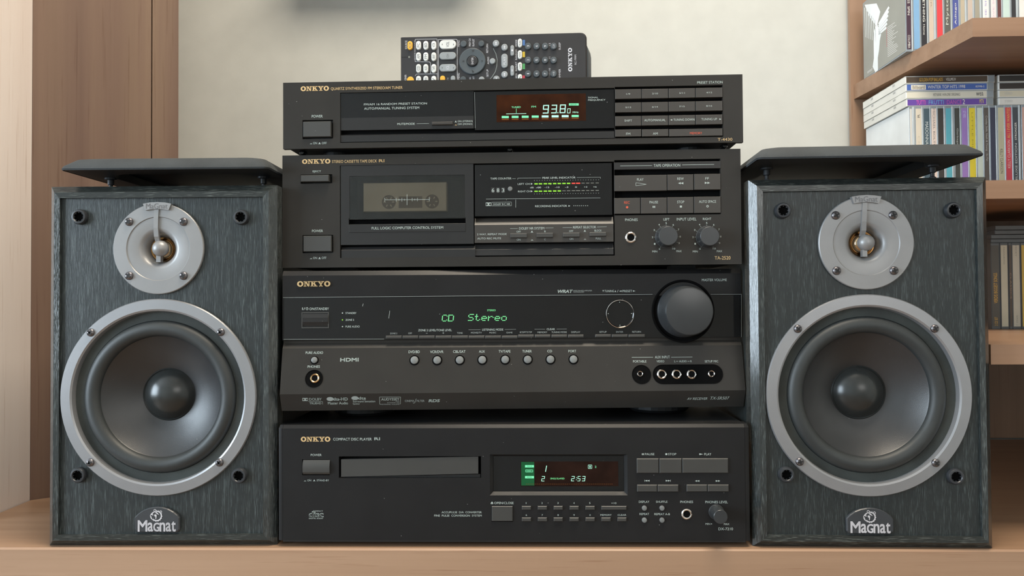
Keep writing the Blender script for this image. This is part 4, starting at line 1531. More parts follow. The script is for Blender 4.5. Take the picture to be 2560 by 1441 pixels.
def stadium(pts, name):
    o, r_ = well(pts)
    mb = MB()
    m = len(o)
    idx = []
    for f_, y in ((1.0, 0), (.98, -.0006), (.95, -.0005), (.93, -.0002)):
        idx.append(mb.pts([(cx + ca * r_ * f_, y, cz + sa * r_ * f_) for ca, sa, cx, cz in o]))
    for a, b in zip(idx, idx[1:]):
        for i in range(m):
            j = (i + 1) % m
            mb.f.append((a + i, b + i, b + j, a + j))
    mb.f.append(tuple(range(idx[-1], idx[-1] + m)))
    for k in range(len(mb.v)):                 # floor lies flat on the face, its shade painted black
        pass
    return mb.build(name, M['recess_shade'], LO, smooth=True)


c = LO.at(q2(1173, 973), 0)
x, z = c
MB().lathe(x, z, [(.0091, 0), (.0089, -.0006), (.0086, -.0005), (.0084, -.0002), (0, -.0002)], 48).build('jack_well', M['recess_shade'], LO, smooth=True)
jack(LO, q2(1160, 967), .0029, -.0004, M['chrome'], 'mini_jack')
r_ = (LO.at(q2(1300, 887), 0)[1] - LO.at(q2(1300, 1060), 0)[1]) / 2
a = LO.at(q2(1272, 973), 0)
b = LO.at(q2(1890, 973), 0)
stadium(((a[0] + r_, a[1]), (b[0] - r_, a[1]), r_), 'jack_well')
for c, r_, n_ in ((q2(1351, 970), .0046, 'phono_jack'), (q2(1481, 970), .0046, 'phono_jack'), (q2(1613, 970), .0046, 'phono_jack'), (q2(1787, 966), .0034, 'mini_jack')):
    jack(LO, c, r_, -.0004, M['chrome'], n_)
# bottom chamfer with the printed marks
tb = math.atan2(-.0025 - ky, zk - zb_)
BO = RC.sub(Matrix.Translation((0, ky, zk)) @ Matrix.Rotation(tb, 4, 'X'))
Tb = lambda s, a, b, y0, y1, qq, mt=PR, **k: text(BO, s, qq(a, y0), qq(b, y1), mt, **k)
polys(BO, [rect(q1(232, 1180), q1(255, 1206)), rect(q1(257, 1180), q1(280, 1206))], PR, name='double_d_mark')
polys(BO, [[q1(236, 1184), q1(245, 1186), q1(250, 1193), q1(245, 1200), q1(236, 1202)], [q1(276, 1184), q1(267, 1186), q1(262, 1193), q1(267, 1200), q1(276, 1202)]], M['black_panel'], -.0003, 'double_d_mark')
Tb('DOLBY', 290, 402, 1181, 1202, q1, bold=.0001)
hline(BO, q1(285, 1211), q1(408, 1211), PR, .6)
hline(BO, q1(408, 1211), q1(410, 1236), PR, .6)
Tb('TRUEHD', 293, 398, 1219, 1235, q1, bold=.0001)
for ex, ey in ((476, 1189), (694, 1181)):
    cx, cz = BO.at(q1(ex, ey), -.0002)
    MB().lathe(cx, cz, [(.0021, -.0002), (0, -.0002)], 20, sx=1.6).build('printed_disc', DIM, BO, fix=False)
Tb('dts-HD', 503, 630, 1178, 1202, q1, bold=.0002)
Tb('Master Audio', 455, 633, 1214, 1236, q1)
Tb('dts', 722, 788, 1171, 1194, q1, bold=.0002)
Tb('Surround Sensation', 675, 872, 1201, 1217, q1)
Tb('Speaker', 675, 738, 1225, 1240, q1)
for a, b in (((910, 1172), (1095, 1172)), ((910, 1172), (912, 1235)), ((1095, 1172), (1093, 1232)), ((912, 1235), (930, 1236)), ((1086, 1232), (1093, 1232))):
    hline(BO, q1(*a), q1(*b), PR, .7)
Tb('AUDYSSEY', 924, 1085, 1181, 1201, q1)
Tb('2EQ', 1050, 1083, 1205, 1213, q1, DIM)
Tb('DYNAMIC EQ', 977, 1083, 1217, 1226, q1, DIM)
Tb('DYNAMIC VOLUME', 932, 1083, 1231, 1239, q1, DIM)
Tb('CINEMA', 1132, 1215, 1197, 1214, q1, DIM)
Tb('FILTER', 1236, 1305, 1197, 1214, q1, DIM)
for a, b in (((1233, 1186), (1228, 1196)), ((1228, 1196), (1222, 1218)), ((1222, 1218), (1212, 1226)), ((1212, 1226), (1203, 1222))):
    hline(BO, q1(*a), q1(*b), PR, .7)
Tb('RDS', 1343, 1437, 1194, 1216, q1, bold=.0003, shear=.25)
Tb('AV RECEIVER', 1577, 1752, 1176, 1195, q2, shear=.25)
Tb('TX-SR507', 1777, 1940, 1168, 1193, q2, shear=.25)

# ------------------------------------------------------------------ CD player
CH = .1063
CZ = .006
CD = thing('cd_player', 'wide black compact disc player at the bottom of the stereo stack', 'CD player', (-.0008, .7023, 0), -.0235)
q1, q2 = crop(680, 1020, 3.792), crop(1200, 1020, 3.657)
tray = CD.box(q1(634, 462), q1(1982, 668))
dsp = CD.box(q2(88, 428), q2(1350, 802))
xe = CD.at((707, 1200), 0)[0]
ze = CZ + CH - .0030
fp = MB().holed(xe, -xe, CZ, ze, 0, .012, [tray, dsp, CD.box(q1(286, 490), q1(548, 640)), CD.box(q2(103, 898), q2(303, 1043))])
fp.profile_x([(0, ze), (.0024, CZ + CH), (.016, CZ + CH), (.016, ze)], xe, -xe)
fp.build('front_panel', M['black_panel2'], CD)
for sx in (-1, 1):
    a = abs(xe) + .0002
    pl = [(a, .0002), (.2145, .0002), (.2168, .0014), (.2175, .0040), (.2175, .016), (a, .016)]
    pl = [(sx * p[0], p[1]) for p in pl]
    mb = MB().prism_z(pl, CZ, ze)
    # bevelled top of the end cap
    m = len(pl)
    lo_ = mb.pts([(p[0], p[1], ze) for p in pl])
    hi_ = mb.pts([(p[0] - sx * (.0012 if abs(p[0]) > .214 else 0), max(p[1], .0024), CZ + CH) for p in pl])
    for i in range(m):
        j = (i + 1) % m
        mb.f.append((lo_ + i, lo_ + j, hi_ + j, hi_ + i))
    mb.f.append(tuple(range(hi_, hi_ + m)))
    mb.build('end_cap', M['black_panel2'], CD, smooth=True)
MB().box(-.2150, .2150, .016, .30, CZ + .001, CZ + CH - .0008).build('top_cover', M['chassis'], CD)
MB().box(-.2130, .2130, .0015, .016, CZ - .0016, CZ + .0005).build('base_lip', M['chassis'], CD)
for sx in (-1, 1):
    for yy in (.05, .26):
        f = MB()
        seg = 20
        X = sx * .18
        for i in range(seg):
            a, b = 2 * math.pi * i / seg, 2 * math.pi * (i + 1) / seg
            f.face([(X + .018 * math.cos(a), yy + .018 * math.sin(a), 0), (X + .018 * math.cos(b), yy + .018 * math.sin(b), 0),
                    (X + .018 * math.cos(b), yy + .018 * math.sin(b), CZ + .001), (X + .018 * math.cos(a), yy + .018 * math.sin(a), CZ + .001)])
        f.face([(X + .018 * math.cos(2 * math.pi * i / seg), yy + .018 * math.sin(2 * math.pi * i / seg), 0) for i in range(seg)])
        f.build('foot', M['chassis'], CD)
slab_logo(CD, q1(273, 276), q1(553, 321), GO)
text(CD, 'COMPACT DISC PLAYER', q1(580, 286), q1(945, 311), PR)
text(CD, 'RI', q1(970, 283), q1(1022, 308), PR, bold=.0002)
text(CD, 'POWER', q1(367, 438), q1(470, 459), PR)
x0, x1, z0, z1 = CD.box(q1(290, 500), q1(545, 635), -.002)
MB().profile_x([(-.0006, z0), (-.0022, z0 + .002), (-.0026, (z0 + z1) / 2), (-.0018, z1 - .003), (-.0002, z1), (.006, z1), (.006, z0)], x0, x1).build('power_button', M['button'], CD, smooth=True)
push_symbol(CD, q1, 300, 326, 688, 698, PR, False)
text(CD, 'ON', q1(334, 681), q1(371, 698), PR)
push_symbol(CD, q1, 388, 413, 684, 697, PR, True)
text(CD, 'STAND-BY', q1(424, 681), q1(540, 698), PR)
# drawer, sitting slightly askew
MB().box(tray[0], tray[1], .0115, .0120, tray[2], tray[3]).build('tray_well', M['recess_shade'], CD)
pts = [CD.at(p, .0008) for p in (q1(655, 655), q1(1955, 625), q1(1955, 463), q1(655, 490))]
MB().prism(pts, .0008, .0110).build('disc_tray', M['button'], CD)
pts = [CD.at(p, .0030) for p in (q1(640, 664), q1(1975, 660), q1(1975, 630), q1(640, 658))]
MB().prism(pts, .0030, .0110).build('tray_lip', M['black_strip'], CD)
# disc mark
text(CD, 'COMPACT', q1(388, 975), q1(482, 986), PR)
text(CD, 'disc', q1(350, 989), q1(483, 1040), PR, bold=.0005)
text(CD, 'disc', q1(352, 991), q1(482, 1039), M['black_panel2'], -.0003)
text(CD, 'DIGITAL AUDIO', q1(350, 1045), q1(483, 1056), PR)
text(CD, 'ACCUPULSE  D/A  CONVERTER', q1(1608, 983), q1(1988, 1001), PR)
text(CD, 'FINE  PULSE  CONVERSION  SYSTEM', q1(1538, 1014), q1(1988, 1033), PR)
# display
MB().box(dsp[0], dsp[1], .0060, .0065, dsp[2], dsp[3]).build('display_well', M['recess_shade'], CD)
gx0, gx1, gz0, gz1 = CD.box(q2(122, 446), q2(1318, 768), .002)
dm = MB()
o_ = (dsp[0], dsp[1], dsp[2], dsp[3])
for A_, B_ in ((((o_[0], o_[2]), (o_[1], o_[2])), ((gx0, gz0), (gx1, gz0))), (((o_[1], o_[2]), (o_[1], o_[3])), ((gx1, gz0), (gx1, gz1))),
               (((o_[1], o_[3]), (o_[0], o_[3])), ((gx1, gz1), (gx0, gz1))), (((o_[0], o_[3]), (o_[0], o_[2])), ((gx0, gz1), (gx0, gz0)))):
    dm.face([(A_[0][0], .0001, A_[0][1]), (A_[1][0], .0001, A_[1][1]), (B_[1][0], .0045, B_[1][1]), (B_[0][0], .0045, B_[0][1])])
dm.build('display_bezel', M['black_strip'], CD)
vf = flat(CD, q2(372, 493), q2(1265, 718), .0038, M['vfd_brown'], 'display_field', thick=.0003)
yv = .0035
flat(CD, q2(376, 496), q2(497, 712), .0036, M['vfd_haze'], 'display_haze', vf, .0001)
bx = poly(CD, rect(q2(412, 525), q2(493, 546)), M['vfd'], yv, 'display_box', vf)
text(CD, 'TRACK', q2(428, 530), q2(478, 541), M['vfd_haze'], yv - .0001, parent=bx)
for a, b in (((417, 568), (482, 568)), ((417, 588), (482, 588)), ((417, 568), (417, 588)), ((482, 568), (482, 588))):
    hline(CD, q2(*a), q2(*b), M['vfd'], 1.0, yv, 'display_bar', vf)
text(CD, 'DISC', q2(428, 573), q2(472, 584), M['vfd'], yv, parent=vf)
bx = poly(CD, rect(q2(412, 625), q2(493, 646)), M['vfd'], yv, 'display_box', vf)
text(CD, 'INDEX', q2(428, 630), q2(478, 641), M['vfd_haze'], yv - .0001, parent=bx)
hline(CD, q2(609, 530), q2(599, 586), M['vfd_bright'], 1.8, yv, 'display_digit', vf)
seg7(CD, '2', q2(563, 626), q2(591, 673), M['vfd_bright'], yv, .12, .17, vf)
text(CD, 'SINGLE ELAPSED', q2(643, 641), q2(773, 655), M['vfd_text'], yv, parent=vf)
seg7(CD, '2', q2(835, 626), q2(863, 672), M['vfd_bright'], yv, .12, .17, vf)
polys(CD, [rect(q2(879, 637), q2(884, 643)), rect(q2(878, 656), q2(883, 662))], M['vfd_bright'], yv, 'display_colon', vf)
seg7(CD, '5', q2(892, 626), q2(918, 672), M['vfd_bright'], yv, .12, .17, vf)
seg7(CD, '3', q2(934, 626), q2(962, 672), M['vfd_bright'], yv, .12, .17, vf)
for a, b in (((990, 524), (1022, 524)), ((990, 556), (1022, 556)), ((990, 524), (990, 556)), ((1022, 524), (1022, 556))):
    hline(CD, q2(*a), q2(*b), M['vfd_bright'], 1.0, yv, 'display_bar', vf)
text(CD, '1', q2(1001, 531), q2(1011, 549), M['vfd_bright'], yv, parent=vf)
text(CD, '2', q2(1050, 531), q2(1064, 550), M['vfd'], yv, parent=vf)
polys(CD, [rect(q2(420 + k * 17, 697), q2(430 + k * 17, 700)) for k in range(47)], M['vfd_mark'], yv, 'display_marks', vf)
MB().box(gx0, gx1, .0040, .0058, gz0, gz1).build('display_glass', M['gloss'], CD)
# keys
B = M['button']
hbtn(CD, q2(106, 902), q2(300, 1039), -.0012, .006, B, .0005, 'open_button')
poly(CD, [q2(97, 873), q2(122, 873), q2(110, 858)], PR)
poly(CD, rect(q2(98, 876), q2(121, 881)), PR)
text(CD, 'OPEN/CLOSE', q2(130, 861), q2(307, 882), PR)
for k, (a, b) in enumerate(((382, 467), (528, 613), (673, 757), (819, 903), (964, 1050), (1110, 1340))):
    hbtn(CD, q2(a, 901), q2(b, 936), -.0016, .003, B, .0005, 'number_key')
for k, (a, b) in enumerate(((382, 467), (528, 612), (673, 757), (819, 903), (965, 1050), (1110, 1195), (1257, 1340))):
    hbtn(CD, q2(a, 1006), q2(b, 1041), -.0016, .003, B, .0005, 'number_key')
for s, x_, y_ in (('1', 422, 872), ('2', 567, 872), ('3', 713, 872), ('4', 859, 872), ('5', 1004, 872), ('6', 424, 982), ('7', 569, 982), ('8', 714, 982), ('9', 860, 982), ('0', 1006, 982)):
    w_ = 2.2 if s == '1' else 6
    text(CD, s, q2(x_ - w_, y_ - 8), q2(x_ + w_, y_ + 8), PR)
for s, a, b, y0, y1 in (('+10', 1200, 1247, 865, 881), ('MEMORY', 1100, 1203, 973, 990), ('CLEAR', 1258, 1337, 973, 990), ('PAUSE', 1508, 1594, 415, 435), ('STOP', 1720, 1794, 415, 435),
                        ('PLAY', 2050, 2115, 415, 436), ('DISPLAY', 1452, 1548, 851, 871), ('SHUFFLE', 1609, 1714, 851, 870), ('PHONES', 1831, 1948, 851, 872), ('PHONES LEVEL', 2060, 2266, 852, 874),
                        ('REPEAT', 1459, 1546, 963, 982), ('REPEAT A-B', 1594, 1736, 964, 983), ('MIN', 2062, 2105, 1055, 1072), ('MAX', 2230, 2280, 1056, 1074), ('DX-7210', 2180, 2313, 1096, 1121)):
    text(CD, s, q2(a, y0), q2(b, y1), PR)
polys(CD, [rect(q2(1480, 417), q2(1487, 433)), rect(q2(1491, 417), q2(1498, 433))], PR)
poly(CD, rect(q2(1695, 417), q2(1712, 433)), PR)
poly(CD, [q2(2005, 417), q2(2040, 425), q2(2005, 433)], PR)
for a, b, y0, y1, n_ in ((1433, 1635, 466, 599, 'pause_key'), (1640, 1845, 466, 599, 'stop_key'), (1850, 2270, 465, 598, 'play_key'), (1437, 1620, 706, 770, 'skip_key'), (1625, 1815, 706, 770, 'skip_key'),
                         (1890, 2078, 705, 769, 'search_key'), (2083, 2275, 705, 769, 'search_key')):
    hbtn(CD, q2(a, y0), q2(b, y1), -.0018, .003, B, .0005, n_)
lf = lambda x_, y_: [q2(x_, y_), q2(x_ + 20, y_ - 8), q2(x_ + 20, y_ + 8)]
rt = lambda x_, y_: [q2(x_ + 20, y_), q2(x_, y_ - 8), q2(x_, y_ + 8)]
polys(CD, [rect(q2(1505, 660), q2(1509, 676)), lf(1510, 668), lf(1530, 668)], PR)
polys(CD, [rt(1698, 668), rt(1718, 668), rect(q2(1739, 660), q2(1743, 676))], PR)
polys(CD, [lf(1965, 670), lf(1986, 670)], PR)
polys(CD, [rt(2155, 670), rt(2176, 670)], PR)
for c in ((1502, 917), (1663, 917), (1502, 1027), (1663, 1027)):
    round_button(CD, q2(*c), .0023, 0, M['grey_button'], 'small_button', .5, .0014)
jack(CD, q2(1889, 972), .0049)
knob(CD, q2(2158, 952), .0066, .0062, .0170, 0, M['knob'], 'phones_level_knob')
ring_poly(CD, q2(2117, 1063), 0, .0005, PR, -.0002, 10)

# ================================================================== remote control standing on its side on the tuner
RZ_ = .3676 + .0055 + .0638 - .0020
RM = thing('remote_control', 'black remote control with white and orange keys standing on its long side on the tuner', 'remote control', (-.0175, .752, RZ_), -.055)
q = crop(980, 60, 4.923)
x0, x1, _, zt = RM.box(q(105, 160), q(2398, 300))
zt = RM.at(q(1200, 130))[1]


def rrect(x0, x1, z0, z1, rs, n=6):
    ps = []
    for cx, cz, a0, r_ in ((x1, z0, -90, rs[1]), (x1, z1, 0, rs[2]), (x0, z1, 90, rs[3]), (x0, z0, 180, rs[0])):
        sx = -1 if cx == x1 else 1
        sz = -1 if cz == z1 else 1
        for k in range(n + 1):
            a = R(a0 + 90 * k / n)
            ps.append((cx + sx * r_ + r_ * math.cos(a), cz + sz * r_ + r_ * math.sin(a)))
    return ps


def shell(loops, name, mat):
    mb = MB()
    idx = [mb.pts([(p[0], y, p[1]) for p in l]) for l, y in loops]
    m = len(loops[0][0])
    mb.f.append(tuple(range(idx[0], idx[0] + m)))
    for a, b in zip(idx, idx[1:]):
        for i in range(m):
            j = (i + 1) % m
            mb.f.append((a + i, b + i, b + j, a + j))
    mb.f.append(tuple(range(idx[-1] + m - 1, idx[-1] - 1, -1)))
    return mb.build(name, mat, RM, smooth=True)


rs_ = (.003, .006, .006, .001)
shell([(rrect(x0 + .0008, x1 - .0012, .0010, zt - .0008, rs_), 0), (rrect(x0, x1, 0, zt, rs_), .0014), (rrect(x0, x1, 0, zt, rs_), .0110)], 'front_shell', M['remote'])
shell([(rrect(x0 + .004, x1 + .0020, .0005, zt - .002, (.004, .012, .014, .004)), .0110), (rrect(x0 + .006, x1 + .0050, .001, zt - .004, (.006, .014, .016, .006)), .018),
       (rrect(x0 + .012, x1 - .006, .006, zt - .012, (.008, .012, .012, .008)), .025)], 'back_shell', M['key_dark'])
RP_ = M['rprint']


def oval(cx, cy, w, h, mat, name='key', hgt=.0022, s=None, rot=90, mt=None, sw=.5, sh=.6):
    xa, xb, za, zb2 = RM.box(q(cx - w / 2, cy - h / 2), q(cx + w / 2, cy + h / 2), -hgt)
    za = max(za, .0012)
    if zb2 - za < .003:
        return None
    r_ = min(xb - xa, zb2 - za) / 2 * .98
    l0, l1 = rrect(xa, xb, za, zb2, (r_,) * 4, 5), rrect(xa + .0005, xb - .0005, za + .0005, zb2 - .0005, (max(r_ - .0005, .0002),) * 4, 5)
    mb = MB()
    a, b, c = mb.pts([(p[0], 0, p[1]) for p in l0]), mb.pts([(p[0], -hgt + .0006, p[1]) for p in l0]), mb.pts([(p[0], -hgt, p[1]) for p in l1])
    m = len(l0)
    for u, v in ((a, b), (b, c)):
        for i in range(m):
            j = (i + 1) % m
            mb.f.append((u + i, v + i, v + j, u + j))
    mb.f.append(tuple(range(c, c + m)))
    o = mb.build(name, mat, RM, smooth=True)
    if s and h > 75:
        text(RM, s, q(cx - w / 2 * sw, cy - h / 2 * sh), q(cx + w / 2 * sw, cy + h / 2 * sh), mt or M['key_print'], -hgt - .0001, rot=rot, parent=o)
    return o


KW, KG, KD, KO = M['key_white'], M['key_grey'], M['key_dark'], M['key_orange']
oval(220, 262, 60, 105, KO, s='O')
oval(225, 690, 85, 85, KO)
for r_, (cy, names) in enumerate(((260, ('PC', 'BD', 'VCR')), (400, ('AM', 'FM', 'ANY')), (545, ('CD', 'AUX', 'TAPE')), (690, ('TV', 'PH', 'V')))):
    for cx, s in zip((325, 415, 513), names):
        oval(cx, cy, 60, 105, KW, s=s, sw=.55, sh=.5)
oval(685, 250, 208, 104, KW, s='VOL', sw=.18, sh=.62)
oval(685, 390, 208, 86, KG, s='CH', sw=.14, sh=.5)
oval(685, 538, 208, 86, KG, s='VOL', sw=.18, sh=.62, mt=RP_)
oval(622, 690, 62, 110, KO)
oval(750, 690, 56, 110, KG)
for cx, cy, d, m_ in ((880, 243, 76, KD), (1100, 240, 72, KD), (875, 683, 76, KD), (1103, 683, 72, KG), (1237, 455, 70, KG), (1280, 237, 80, KG), (1385, 285, 80, KG), (1385, 620, 80, KG), (1285, 676, 80, KG)):
    oval(cx, cy, d, d, m_, 'round_key')
yk_ = -.0024
up_ = lambda cx, cy: [q(cx - 14, cy + 8), q(cx + 14, cy + 8), q(cx, cy - 14)]
dn_ = lambda cx, cy: [q(cx - 14, cy - 8), q(cx + 14, cy - 8), q(cx, cy + 14)]
polys(RM, [up_(1280, 228), up_(1280, 248)], RP_, yk_)
polys(RM, [up_(1385, 276), up_(1385, 296)], RP_, yk_)
polys(RM, [dn_(1385, 611), dn_(1385, 631)], RP_, yk_)
polys(RM, [dn_(1285, 668), dn_(1285, 684)], RP_, yk_)
poly(RM, rect(q(1469, 314), q(1491, 336)), RP_, yk_)
polys(RM, [rect(q(1469, 562), q(1491, 570)), rect(q(1469, 576), q(1491, 584))], RP_, yk_)
for cy in (250, 538):
    polys(RM, [[q(610, cy), q(622, cy - 10), q(622, cy + 10)], [q(752, cy + 10), q(764, cy), q(752, cy - 10)]], M['key_print'], yk_)
x, z = RM.at(q(990, 460), -.001)
rr = RM.mm(165 / 4.923)
dp = MB().lathe(x, z, [(rr, 0), (rr, -.0012), (rr * .95, -.0019), (rr * .45, -.0013), (rr * .41, -.0004), (0, -.0004)], 48).build('cursor_ring', KD, RM, smooth=True)
en = MB().lathe(x, z, [(rr * .385, -.0003), (rr * .385, -.0022), (rr * .35, -.0026), (0, -.0027)], 32).build('enter_key', M['remote'], RM, dp, smooth=True)
text(RM, 'ENTER', q(977, 412), q(1003, 495), RP_, -.0029, rot=90, parent=en)
for t in ([(995, 340), (978, 325), (1010, 318)], [(995, 600), (978, 562), (1008, 585)], [(862, 457), (886, 446), (886, 466)], [(1118, 453), (1100, 444), (1100, 464)]):
    poly(RM, [q(*p) for p in t], M['remote'], -.0021, parent=dp)
oval(1385, 452, 80, 175, KG, s='PLAY', sw=.35, sh=.55, mt=RP_)
oval(1480, 325, 46, 130, KG)
oval(1480, 573, 46, 130, KG)
for cy, s in ((232, 'MUSIC'), (375, 'MOVIE'), (522, 'GAME'), (668, 'A')):
    oval(1575, cy, 52, 104, KW, s=s, sw=.45, sh=.6)
for cy, nm in ((230, 'blue'), (375, 'yellow'), (523, 'green'), (668, 'red')):
    poly(RM, rect(q(1607, cy - 34), q(1636, cy + 34)), M['sq_' + nm], name='colour_mark')
for cx, col in ((1675, '321'), (1780, '654'), (1885, '987'), (1990, 'C0+')):
    for cy, s in zip((272, 443, 612), col):
        s = {'C': 'CLR', '+': '+10'}.get(s, s)
        k = oval(cx, cy, 78, 82, KD, 'number_key')
        w_ = 14 if len(s) == 1 else 12
        if s == '1':
            text(RM, s, q(cx - 14, cy - 5), q(cx + 14, cy + 5), RP_, -.0024, rot=90, parent=k)
            continue
        h_ = 11 if len(s) == 1 else 22
        text(RM, s, q(cx - w_, cy - h_), q(cx + w_, cy + h_), RP_, -.0024, rot=90, parent=k)
for s, a, b, y0, y1 in (('SOURCE', 162, 186, 205, 308), ('RECEIVER', 155, 178, 625, 720), ('REMOTE MODE/INPUT', 275, 290, 205, 440), ('MENU', 808, 832, 203, 280), ('PREV CH', 945, 970, 180, 275), ('PLAYLIST', 990, 1014, 185, 275),
                        ('RETURN', 1160, 1184, 245, 355), ('AUDIO', 1172, 1196, 405, 495), ('SETUP', 1163, 1187, 558, 650), ('MENU', 808, 832, 605, 685), ('GUIDE', 952, 972, 655, 700), ('LIST', 993, 1014, 645, 690),
                        ('MODE', 1518, 1540, 195, 277), ('RANDOM', 1518, 1540, 315, 440), ('REPEAT', 1518, 1540, 468, 580), ('SEARCH', 1518, 1540, 610, 690), ('SLEEP', 2052, 2075, 228, 318), ('DIMMER', 2052, 2075, 555, 680),
                        ('12', 1930, 1950, 235, 268), ('11', 1930, 1950, 405, 428), ('--/---10', 1930, 1950, 545, 640), ('RC-799M', 2246, 2270, 378, 500), ('TV', 676, 700, 660, 695)):
    text(RM, s, q(a, y0), q(b, y1), RP_, rot=90)
slab_logo(RM, q(2167, 295), q(2217, 584), RP_, rot=90)
for pts in ([(285, 215), (287, 188), (555, 185), (560, 700)], [(573, 700), (573, 190), (795, 188), (803, 200), (803, 690)], [(285, 440), (285, 465), (462, 467), (474, 480), (474, 610)], [(285, 640), (300, 618), (560, 613)]):
    for a, b in zip(pts, pts[1:]):
        hline(RM, q(*a), q(*b), RP_, .9)
arc = [(110, 183), (900, 170), (1020, 165), (1110, 185), (1190, 235), (1245, 300), (1280, 370), (1295, 440), (1290, 520), (1270, 590), (1235, 645), (1205, 680)]
for i, (a, b) in enumerate(zip(arc, arc[1:])):
    hline(RM, q(*a), q(*b), M['slot'] if i < 5 else DIM, 1.0)
hline(RM, q(110, 405), q(200, 405), M['slot'], 2.0)
ring_poly(RM, q(210, 407), 0, .0010, M['led_off'], -.0002, 10)

# ================================================================== open shelves with discs
cx_, cz_ = W0.at((2432, 92), .95)
SY = R(-2.0)
SU = thing('open_shelves', 'plum wood open shelves holding rows of disc cases on the right', 'shelves', (cx_, .95, 0), SY)
Z_UP, T_UP = cz_, W0.at((2432, 45), .95)[1] - cz_
Z_MD = W0.at((2520, 451), .96)[1]
bl = SU.at((2150, 240), .272)
MB().prism_z([(0, 0), (.70, 0), (.70, .293), (bl[0] - .0008, .293)], Z_UP, Z_UP + T_UP).build('shelf', M['wood_s'], SU)
MB().prism_z([(-.004, .010), (.70, .010), (.70, .293), (-.010, .293)], Z_MD - .0235, Z_MD).build('shelf', M['wood_s'], SU)
lz = W0.at((2530, 862), .71)[1]
lb = W0.at((2530, 912), .71)[1]
li = SU.inv @ Vector((.4475, .712, 0))
MB().prism_z([(li.x, li.y), (.70, li.y), (.70, .293), (li.x + .012, .293)], lb, lz).build('shelf', M['wood_s'], SU)
bx0 = SU.at((2128, 300), .294)[0]
MB().box(bx0, .70, .2940, .302, .0002, 1.30).build('back_panel', M['wood_l'], SU)
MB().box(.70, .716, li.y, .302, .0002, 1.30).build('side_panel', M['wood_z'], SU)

CASE = plastic('clear_case', (.26, .30, .33), .12, spec=.6, var=.15)
LID = plastic('clear_case_lid', (.44, .49, .52), .12, spec=.6, var=.12)
TRAY = plastic('white_case_side', (.74, .74, .70), .25, var=.06)
DARKC = plastic('dark_case', (.10, .11, .12), .2, var=.1)
paper = {}


def card(c):
    k = tuple(c)
    if k not in paper:
        paper[k] = plastic('spine_card', c, .45, var=.05)
    return paper[k]


WHT, BLK, GLD, NAV = (.78, .77, .72), (.025, .025, .028), (.72, .42, .06), (.05, .07, .20)


def disc_case(label, x, y, z, t, group, colour, words=(), spine=(.14, .72), dark=False, yaw=SY, h=.125, d=.142, name='disc_case'):
    """upright case; words = (text, z0, z1, reads up?, colour) in fractions of the height"""
    loc = SU.world @ Vector((x, y, z))
    fr = thing(name, label, 'disc case', tuple(loc), yaw, group)
    a, b = t * spine[0], t * spine[1]
    MB().cbox(0, t * .985, .0004, d, 0, h, .0004).build('case', DARKC if dark else CASE, fr)
    MB().cbox(b + .0005, t * .97, 0, d - .001, .0008, h - .0006, .0003).build('lid', DARKC if dark else LID, fr)
    sp = MB().box(a, b, .0001, .0006, .0035, h - .0035).build('spine_card', card(colour), fr)
    for s, z0, z1, up, cl, *wf in words:
        f = wf[0] if wf else .5
        m_ = (a + b) / 2
        w_ = (b - a) * f / 2
        text_in(fr, s, m_ - w_, m_ + w_, h * z0, h * z1, 0, card(cl), rot=90 if up else -90, parent=sp)
    return fr


def row(group, zbase, yref, yl, items, height=.125):
    """items: (left px, right px of the spine, ...)"""
    for i, it in enumerate(items):
        l, r_, colour, label, words = it[:5]
        nl = items[i + 1][0] if i + 1 < len(items) else r_ + (r_ - l) * .35
        xa = SU.at((l - 1.6, yref), yl)[0]
        xb = SU.at((min(nl - 1.9, r_ + 7), yref), yl)[0]
        sl_, sr = SU.at((l, yref), yl)[0], SU.at((r_, yref), yl)[0]
        t = xb - xa
        fr = disc_case(label, xa, yl, zbase, t, group, colour, words, ((sl_ - xa) / t, min((sr - xa) / t, .86)), dark=len(it) > 5, h=height)
        yield fr


